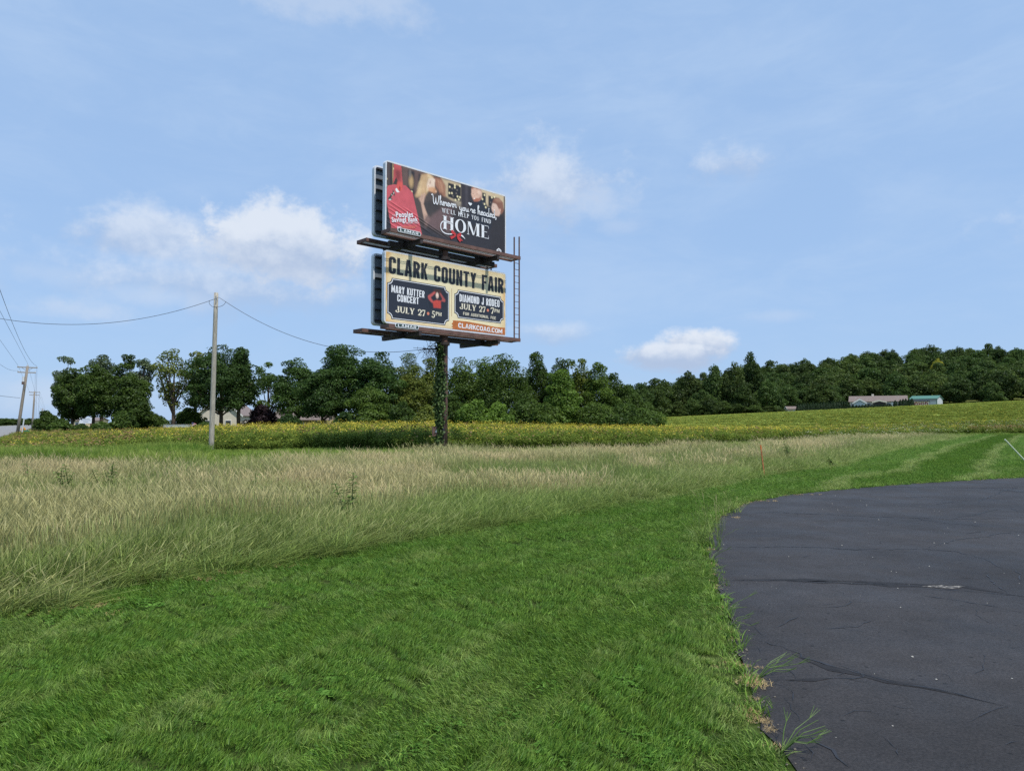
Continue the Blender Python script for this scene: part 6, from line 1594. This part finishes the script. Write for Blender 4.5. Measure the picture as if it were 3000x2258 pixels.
# trees of the wooded hill: a few crown shapes shared by many trees
proto = []
for i in range(8):
    T, (V, F, rr), C = tree_shape(900 + i, 14.0, 5.6, crown0=.06, shape=['dome', 'broad', 'dome', 'round', 'dome', 'vase', 'broad', 'round'][i], clusters=52, n=6000, leaf=.55, limbs=5, csize=.27)
    tm = bpy.data.meshes.new('trunk'); tm.from_pydata(T.v, [], T.f); tm.materials.append(bark)
    proto.append((tm, np_mesh('crown', V, F, L_FOR, {'r': rr}), (V, F, rr)))
def hill_tree(x, y, H, R, i, label, group='trees of the wooded hill', crown=None, name='tree'):
    tm, cm, _ = proto[i % 8]
    o = empty(name, (x, y, float(terr(x, y)))); o.rotation_euler = (0, 0, random.random() * 6.28); o.scale = (R / 5.6, R / 5.6, H / 14.0)
    tag(o, label, 'tree', group)
    mesh_obj('trunk', tm, o); mesh_obj('crown', crown or cm, o); return o
yel = np_mesh('crown', *proto[2][2][:2], L_YEL, {'r': proto[2][2][2]})
def hill_lab(row, px):
    depth = 'front row' if row < 2 else ('middle slope' if row < 5 else 'skyline crest')
    if px < 2300: side = 'left of the evergreens'
    elif px < 2490: side = 'above the tall evergreen row'
    elif px < 2670: side = 'above the ranch house'
    else: side = 'beyond the barn'
    lab = 'dark green tree of the hill wood, %s %s' % (depth, side)
    return lab, 'hill wood: %s %s' % (depth, side)
r = np.random.default_rng(5)
SKY_X = [1860, 1900, 2034, 2110, 2170, 2237, 2305, 2414, 2500, 2576, 2700, 2780, 2900, 3000, 3200]
SKY_Y = [1165, 1128, 1088, 1062, 1046, 1060, 1068, 1046, 1030, 1018, 1012, 1010, 1014, 1020, 1024]
for row, (Y, step) in enumerate([(286, 8.0), (302, 9.0), (322, 9.5), (346, 10), (376, 11), (412, 12), (455, 13)]):
    x = .165 * Y if row < 3 else .21 * Y
    while x < .78 * Y:
        yy = Y + r.uniform(-6, 6); px = CXP + FPX * x / yy
        g = float(terr(x, yy)); zmax = at(px, float(np.interp(px, SKY_X, SKY_Y)) + r.uniform(-4, 16), yy)[2]
        lo_, hi_ = [(9, 13), (11, 15), (12, 17), (13, 18), (14, 19), (14, 20), (14, 20)][row]; H = min(r.uniform(lo_, hi_), (zmax - g) * 1.08)
        inhouse = row == 0 and 2470 < px < 2790
        if H > 5.5 and not inhouse:
            hill_tree(x, yy, H, r.uniform(.40, .58) * min(max(H, 9), 14), int(r.integers(0, 8)), *hill_lab(row, px))
        x += step * r.uniform(.8, 1.2)
for px, Y, top, hw, lab in [(2150, 272, 1058, 34, 'tall tree at the near end of the hill wood'), (2205, 276, 1030, 36, 'tallest tree at the near end of the hill wood, above the others'), (2095, 274, 1066, 34, 'rounded tree left of the tallest hill wood tree'), (2020, 276, 1086, 44, 'broad tree beginning the hill wood after the gap'),
                         (1945, 280, 1112, 44, 'low tree at the gap before the hill wood'), (2250, 268, 1112, 44, 'broad front tree of the hill wood before the shed'), (2060, 266, 1140, 40, 'front tree of the hill wood over the shrubs'), (2180, 266, 1120, 40, 'grey-green front tree of the hill wood'), (1840, 185, 1126, 42, 'tree bridging the near wood edge and the gap'), (1872, 225, 1122, 44, 'rounded tree inside the gap between the two woods'), (1920, 250, 1108, 44, 'full tree closing the gap toward the hill wood'), (1890, 300, 1120, 40, 'distant tree in the gap between the two woods')]:
    x = (px - CXP) / FPX * Y; g = float(terr(x, Y)); hill_tree(x, Y, at(px, top, Y)[2] - g, hw * Y / FPX, int(px) % 8, lab, None)
x = (2752 - CXP) / FPX * 366; hill_tree(x, 366, at(2752, 1050, 366)[2] - float(terr(x, 366)), 4.6, 2, 'bright yellow-green tree standing out on the wooded hill', None, yel)
for i, (px, top, hw) in enumerate([(1985, 1176, 30), (2030, 1168, 28), (2075, 1160, 32), (2118, 1172, 28), (1930, 1188, 30), (2160, 1182, 30), (2210, 1186, 30), (2255, 1188, 26), (2285, 1196, 18), (1900, 1192, 26)]):
    Y = 258; x = (px - CXP) / FPX * Y; g = float(terr(x, Y)); o = hill_tree(x, Y, at(px, top, Y)[2] - g, hw * Y / FPX, i, 'pale green shrub along the near foot of the hill wood', 'shrubs at the foot of the hill wood', name='shrub'); o['category'] = 'shrub'
# far trees beyond the road
for i, (px, top, hw) in enumerate([(-40, 1232, 26), (5, 1240, 24), (38, 1234, 26), (62, 1231, 24), (86, 1238, 20), (115, 1246, 20), (20, 1246, 20), (-90, 1228, 30), (400, 1232, 22), (430, 1228, 22), (465, 1236, 20)]):
    Y = 330 + 8 * (i % 3); x = (px - CXP) / FPX * Y; g = float(terr(x, Y)); hill_tree(x, Y, max(3.5, at(px, top, Y)[2] - g), hw * Y / FPX, i, 'small distant tree beyond the far road', 'distant trees beyond the road')

# clipped evergreens by the ranch house
def thuja(seed, H=3.4, R=.62):
    r = np.random.default_rng(seed); n = 900; t = r.random(n) ** .9; a = r.random(n) * 6.283
    prof = R * np.clip((1 - t ** 3.2), .06, 1) * (.75 + .25 * np.minimum(1, t * 8)) * (.9 + .16 * r.random(n))
    P = np.stack([np.cos(a) * prof, np.sin(a) * prof, .05 + t * H * .97], 1)
    nm = np.stack([np.cos(a), np.sin(a), np.full(n, .5)], 1) + r.normal(size=(n, 3)) * .4; nm /= np.linalg.norm(nm, axis=1)[:, None]
    u = np.cross(nm, r.normal(size=(n, 3))); u /= np.linalg.norm(u, axis=1)[:, None]; v = np.cross(nm, u); s = .24 * (.6 + .8 * r.random(n))[:, None]
    V = np.stack([P - u * s * .5, P + v * s * .4, P + u * s * .5, P - v * s * .4], 1).reshape(-1, 3)
    return np_mesh('foliage', V, np.arange(4 * n).reshape(n, 4), L_THUJA, {'r': np.repeat(r.random(n), 4)})
th = [thuja(i) for i in range(4)]
stem = MB(); stem.tube([(0, 0, -.2), (0, 0, 1.6)], [.07, .04], 6); st_me = bpy.data.meshes.new('stem'); st_me.from_pydata(stem.v, [], stem.f); st_me.materials.append(bark)
def evergreen(px, top, Y, label, group, wide=1.0):
    x = (px - CXP) / FPX * Y; g = float(terr(x, Y)); H = at(px, top, Y)[2] - g
    o = empty('arborvitae', (x, Y, g)); o.scale = (wide, wide, H / 3.4); o.rotation_euler = (0, 0, random.random() * 6); tag(o, label, 'evergreen', group)
    mesh_obj('foliage', random.choice(th), o); mesh_obj('stem', st_me, o)
px = 2338.0
while px < 2486: evergreen(px, 1181 - (px - 2338) * .06 + random.uniform(-1.5, 1.5), 258, 'tall dark arborvitae in the long row left of the ranch house', 'tall evergreen row', 1.2); px += random.uniform(6.6, 8.2)
px = 2490.0
while px < 2612: evergreen(px, 1186.5 - (px - 2490) * .02 + random.uniform(-.8, .8), 255, 'low rounded arborvitae in the hedge before the ranch house', 'low evergreen hedge', 1.15); px += random.uniform(8.2, 9.6)
for px, top, lab in [(2623, 1172, 'single arborvitae standing apart between hedge and barn'), (2638, 1170, 'first of the five arborvitae beside the barn'), (2646, 1168, 'second of the five arborvitae beside the barn'), (2654, 1167, 'third of the five arborvitae beside the barn'), (2663, 1167, 'fourth of the five arborvitae beside the barn'), (2672, 1166, 'arborvitae touching the barn wall')]:
    evergreen(px, top, 256, lab, None, 1.15)

# ------------------------------------------------------------------ ivy on the billboard column
iv = empty('ivy_vine', (bill.location.x, bill.location.y, 0)); tag(iv, 'ivy and dead vine stems climbing the billboard column', 'ivy')
r = np.random.default_rng(77); ivl = leaf_material('leaf_ivy', srgb(44, 62, 34), srgb(96, 118, 62), .25, .05); vine_m = material('dead_vine', srgb(62, 54, 48), .95, var=.3, scale=6)
cc = np.array(MBd @ Vector((ccx, ccy, 0)))[:2]
Pl = []; Nl = []
n = 5200
z = r.random(n) * 5.6; a = math.radians(205) + r.normal(0, .62, n); z = np.where(z < 0, 0, z)
wid = np.interp(z, [0, .5, 1.2, 2.2, 3.2, 4.2, 5.6], [.24, .22, .20, .20, .26, .16, .14])
side = np.interp(z, [0, 1.5, 2.6, 3.4, 4.5, 5.6], [205, 205, 215, 235, 215, 205]); a = np.radians(side - 4) + r.normal(0, .58, n)
rad = .20 + wid * np.abs(r.normal(0, .55, n))
keep = r.random(n) < np.interp(z, [0, .3, 1.0, 2.4, 3.4, 4.4, 5.6], [1, 1, .9, .95, 1, .9, .7])
P = np.stack([cc[0] + rad * np.cos(a), cc[1] + rad * np.sin(a), z], 1)[keep]; a = a[keep]; n = len(P)
nm = np.stack([np.cos(a), np.sin(a), np.full(n, .6)], 1) + r.normal(size=(n, 3)) * .45; nm /= np.linalg.norm(nm, axis=1)[:, None]
u = np.cross(nm, r.normal(size=(n, 3))); u /= np.linalg.norm(u, axis=1)[:, None]; v = np.cross(nm, u); s = .11 * (.6 + .8 * r.random(n))[:, None]
V = np.stack([P - u * s * .55, P + v * s * .45, P + u * s * .55, P - v * s * .45], 1).reshape(-1, 3)
kind(mesh_obj('leaves', np_mesh('leaves', V, np.arange(4 * n).reshape(n, 4), ivl, {'r': np.repeat(r.random(n), 4)}), iv), 'stuff')
for k in range(16):
    a0 = math.radians(190) + r.normal(0, .45); pts = []
    for zz in np.linspace(0, 5.5 + .3 * r.random(), 14):
        a0 += r.normal(0, .14); q = .21 + .03 * r.random(); pts.append((cc[0] + q * math.cos(a0), cc[1] + q * math.sin(a0), zz))
    m = MB(); m.tube(pts, .018 + .014 * r.random(), 5, False); m.build('vine_stem', vine_m, iv)
tw = MB()
for k in range(70):       # dead twigs hanging about the mast arm and under the deck
    if k < 44: p0 = np.array([cc[0] - r.uniform(.1, 1.05), cc[1] + r.normal(0, .12), arm_z + r.normal(0, .08)])
    else: p0 = np.array([cc[0] - r.uniform(.1, .5), cc[1] + r.normal(0, .2), r.uniform(5.2, 5.7)])
    q = [p0]; d = np.array([r.normal(0, .5), r.normal(0, .3), r.normal(-.25, .5)])
    for _ in range(5): d = d * .7 + np.array([r.normal(0, .4), r.normal(0, .25), r.normal(-.15, .4)]); q.append(q[-1] + d * .16)
    tw.tube(q, .008, 4, False)
kind(tw.build('dead_twigs', vine_m, iv), 'stuff')

# ------------------------------------------------------------------ single leafy plants in the meadow
hl_m = leaf_material('herb_leaf', srgb(78, 104, 50), srgb(124, 148, 80), .3, .1)
def herb(px, py_top, Y, label, seed, n=26, w=1.0):
    x = (px - CXP) / FPX * Y; H = at(px, py_top, Y)[2]; r = np.random.default_rng(seed)
    o = empty('leafy_weed', (x, Y, 0)); tag(o, label, 'weed'); lean = r.normal(0, .08, 2)
    for sx in range(2):
        hh = H * (1 - .18 * sx); off = np.array([r.normal(0, .05), r.normal(0, .05)]) * (1 + sx)
        pts = [np.array([off[0] * t * 2 + lean[0] * hh * t, off[1] * t * 2 + lean[1] * hh * t, hh * t]) for t in np.linspace(0, 1, 6)]
        m = MB(); m.tube(pts, np.linspace(.012, .005, 6), 5); so_ = m.build('stem', hl_m, o)
        V = []; F = []; rr = []
        for k in range(n):
            t = .3 + .7 * k / n; p = np.array([off[0] * t * 2 + lean[0] * hh * t, off[1] * t * 2 + lean[1] * hh * t, hh * t]); a = k * 2.4 + r.normal(0, .3)
            d = np.array([math.cos(a), math.sin(a), r.uniform(.0, .6)]); d /= np.linalg.norm(d); s = np.cross(d, (0, 0, 1)); s /= np.linalg.norm(s); L_ = (.17 - .07 * t) * w * (.8 + .4 * r.random()); b = len(V)
            V += [p, p + d * L_ * .45 + s * L_ * .22, p + d * L_ * .5 - np.array([0, 0, .012]), p + d * L_ * .45 - s * L_ * .22, p + d * L_ - np.array([0, 0, .05 * L_ / .15])]
            F += [(b, b + 2, b + 1, b + 1), (b, b + 3, b + 2, b + 2), (b + 1, b + 2, b + 4, b + 4), (b + 2, b + 3, b + 4, b + 4)]; rr += [r.random()] * 5
        F3 = np.array([f[:3] for f in F]); kind(mesh_obj('leaves', np_mesh('leaves', np.array(V), F3, hl_m, {'r': np.array(rr)}), o), 'stuff')
herb(1030, 1383, 11.4, 'tall leafy dark green weed alone in the middle of the tan meadow', 1, 34, 1.2)
herb(222, 1354, 15, 'tallest leafy weed of the group at the meadow far side', 2, 24, 1.2)
herb(182, 1366, 15, 'leafy weed just left of the tallest in its group', 3, 20, 1.1)
herb(318, 1352, 16, 'leafy weed with spreading top right of the group', 4, 22, 1.2)
herb(346, 1360, 16, 'thin leafy weed outermost right of the group', 5, 20, 1.1)
herb(100, 1356, 16.5, 'small leafy weed outermost left in the meadow', 6, 16, 1.1)
herb(760, 1383, 13, 'slight leafy weed halfway between the group and the lone weed', 7, 14, 1.0)
herb(2310, 1292, 30, 'round leafy weed in the meadow behind the wooden stake', 8, 30, 1.5)
herb(2440, 1338, 27, 'flattened dark weed at the meadow edge by the lawn', 9, 26, 1.5)
herb(1438, 1500, 12.2, 'broad-leaved dark weed in the swept-over grass beside the lawn', 10, 24, 1.6)

# crabgrass runners over the asphalt
cg_m = leaf_material('crabgrass', srgb(96, 120, 64), srgb(150, 166, 104), .2, .1)
def crabgrass(px, py, label, seed, n=9, L_=.28):
    c = gp(px, py); r = np.random.default_rng(seed); o = empty('crabgrass', (c[0], c[1], .02)); tag(o, label, 'grass tuft')
    for k in range(n):
        a = r.uniform(-.9, 1.3); l = L_ * (.5 + .7 * r.random()); e = np.array([math.cos(a) * l, math.sin(a) * l * .8, r.uniform(.02, .24) * l / .28])
        m = MB(); m.tube([(0, 0, 0), e * .5 + np.array([0, 0, .03]), e], [.003, .0025, .0015], 4, False)
        if r.random() < .6:
            for s in (-.25, 0, .25): d = e + np.array([math.cos(a + s) * .07, math.sin(a + s) * .07, .02 + .03 * r.random()]); m.tube([e, d], [.002, .001], 4, False)
        m.build('runner', cg_m, o)
    V, F, rr, h = blades(seed, 18, .06, .03, .09, .006, (.5, 1.3), .2, comb=(.5, 0)); kind(mesh_obj('blades', np_mesh('blades', V, F, cg_m, {'r': rr, 'h': h}), o), 'stuff')
crabgrass(2215, 2000, 'crabgrass with seed stalks reaching furthest over the asphalt', 1, 9, .24)
crabgrass(2290, 2215, 'crabgrass clump with upright forked stalks nearest on the asphalt', 2, 8, .20)
crabgrass(2140, 1842, 'small crabgrass tuft creeping onto the asphalt above the dry strip', 3, 7, .16)
crabgrass(2120, 1812, 'narrow grass spray pointing over the asphalt', 4, 6, .18)
crabgrass(2082, 1650, 'thin grass spray at the bulging asphalt edge', 5, 6, .22)
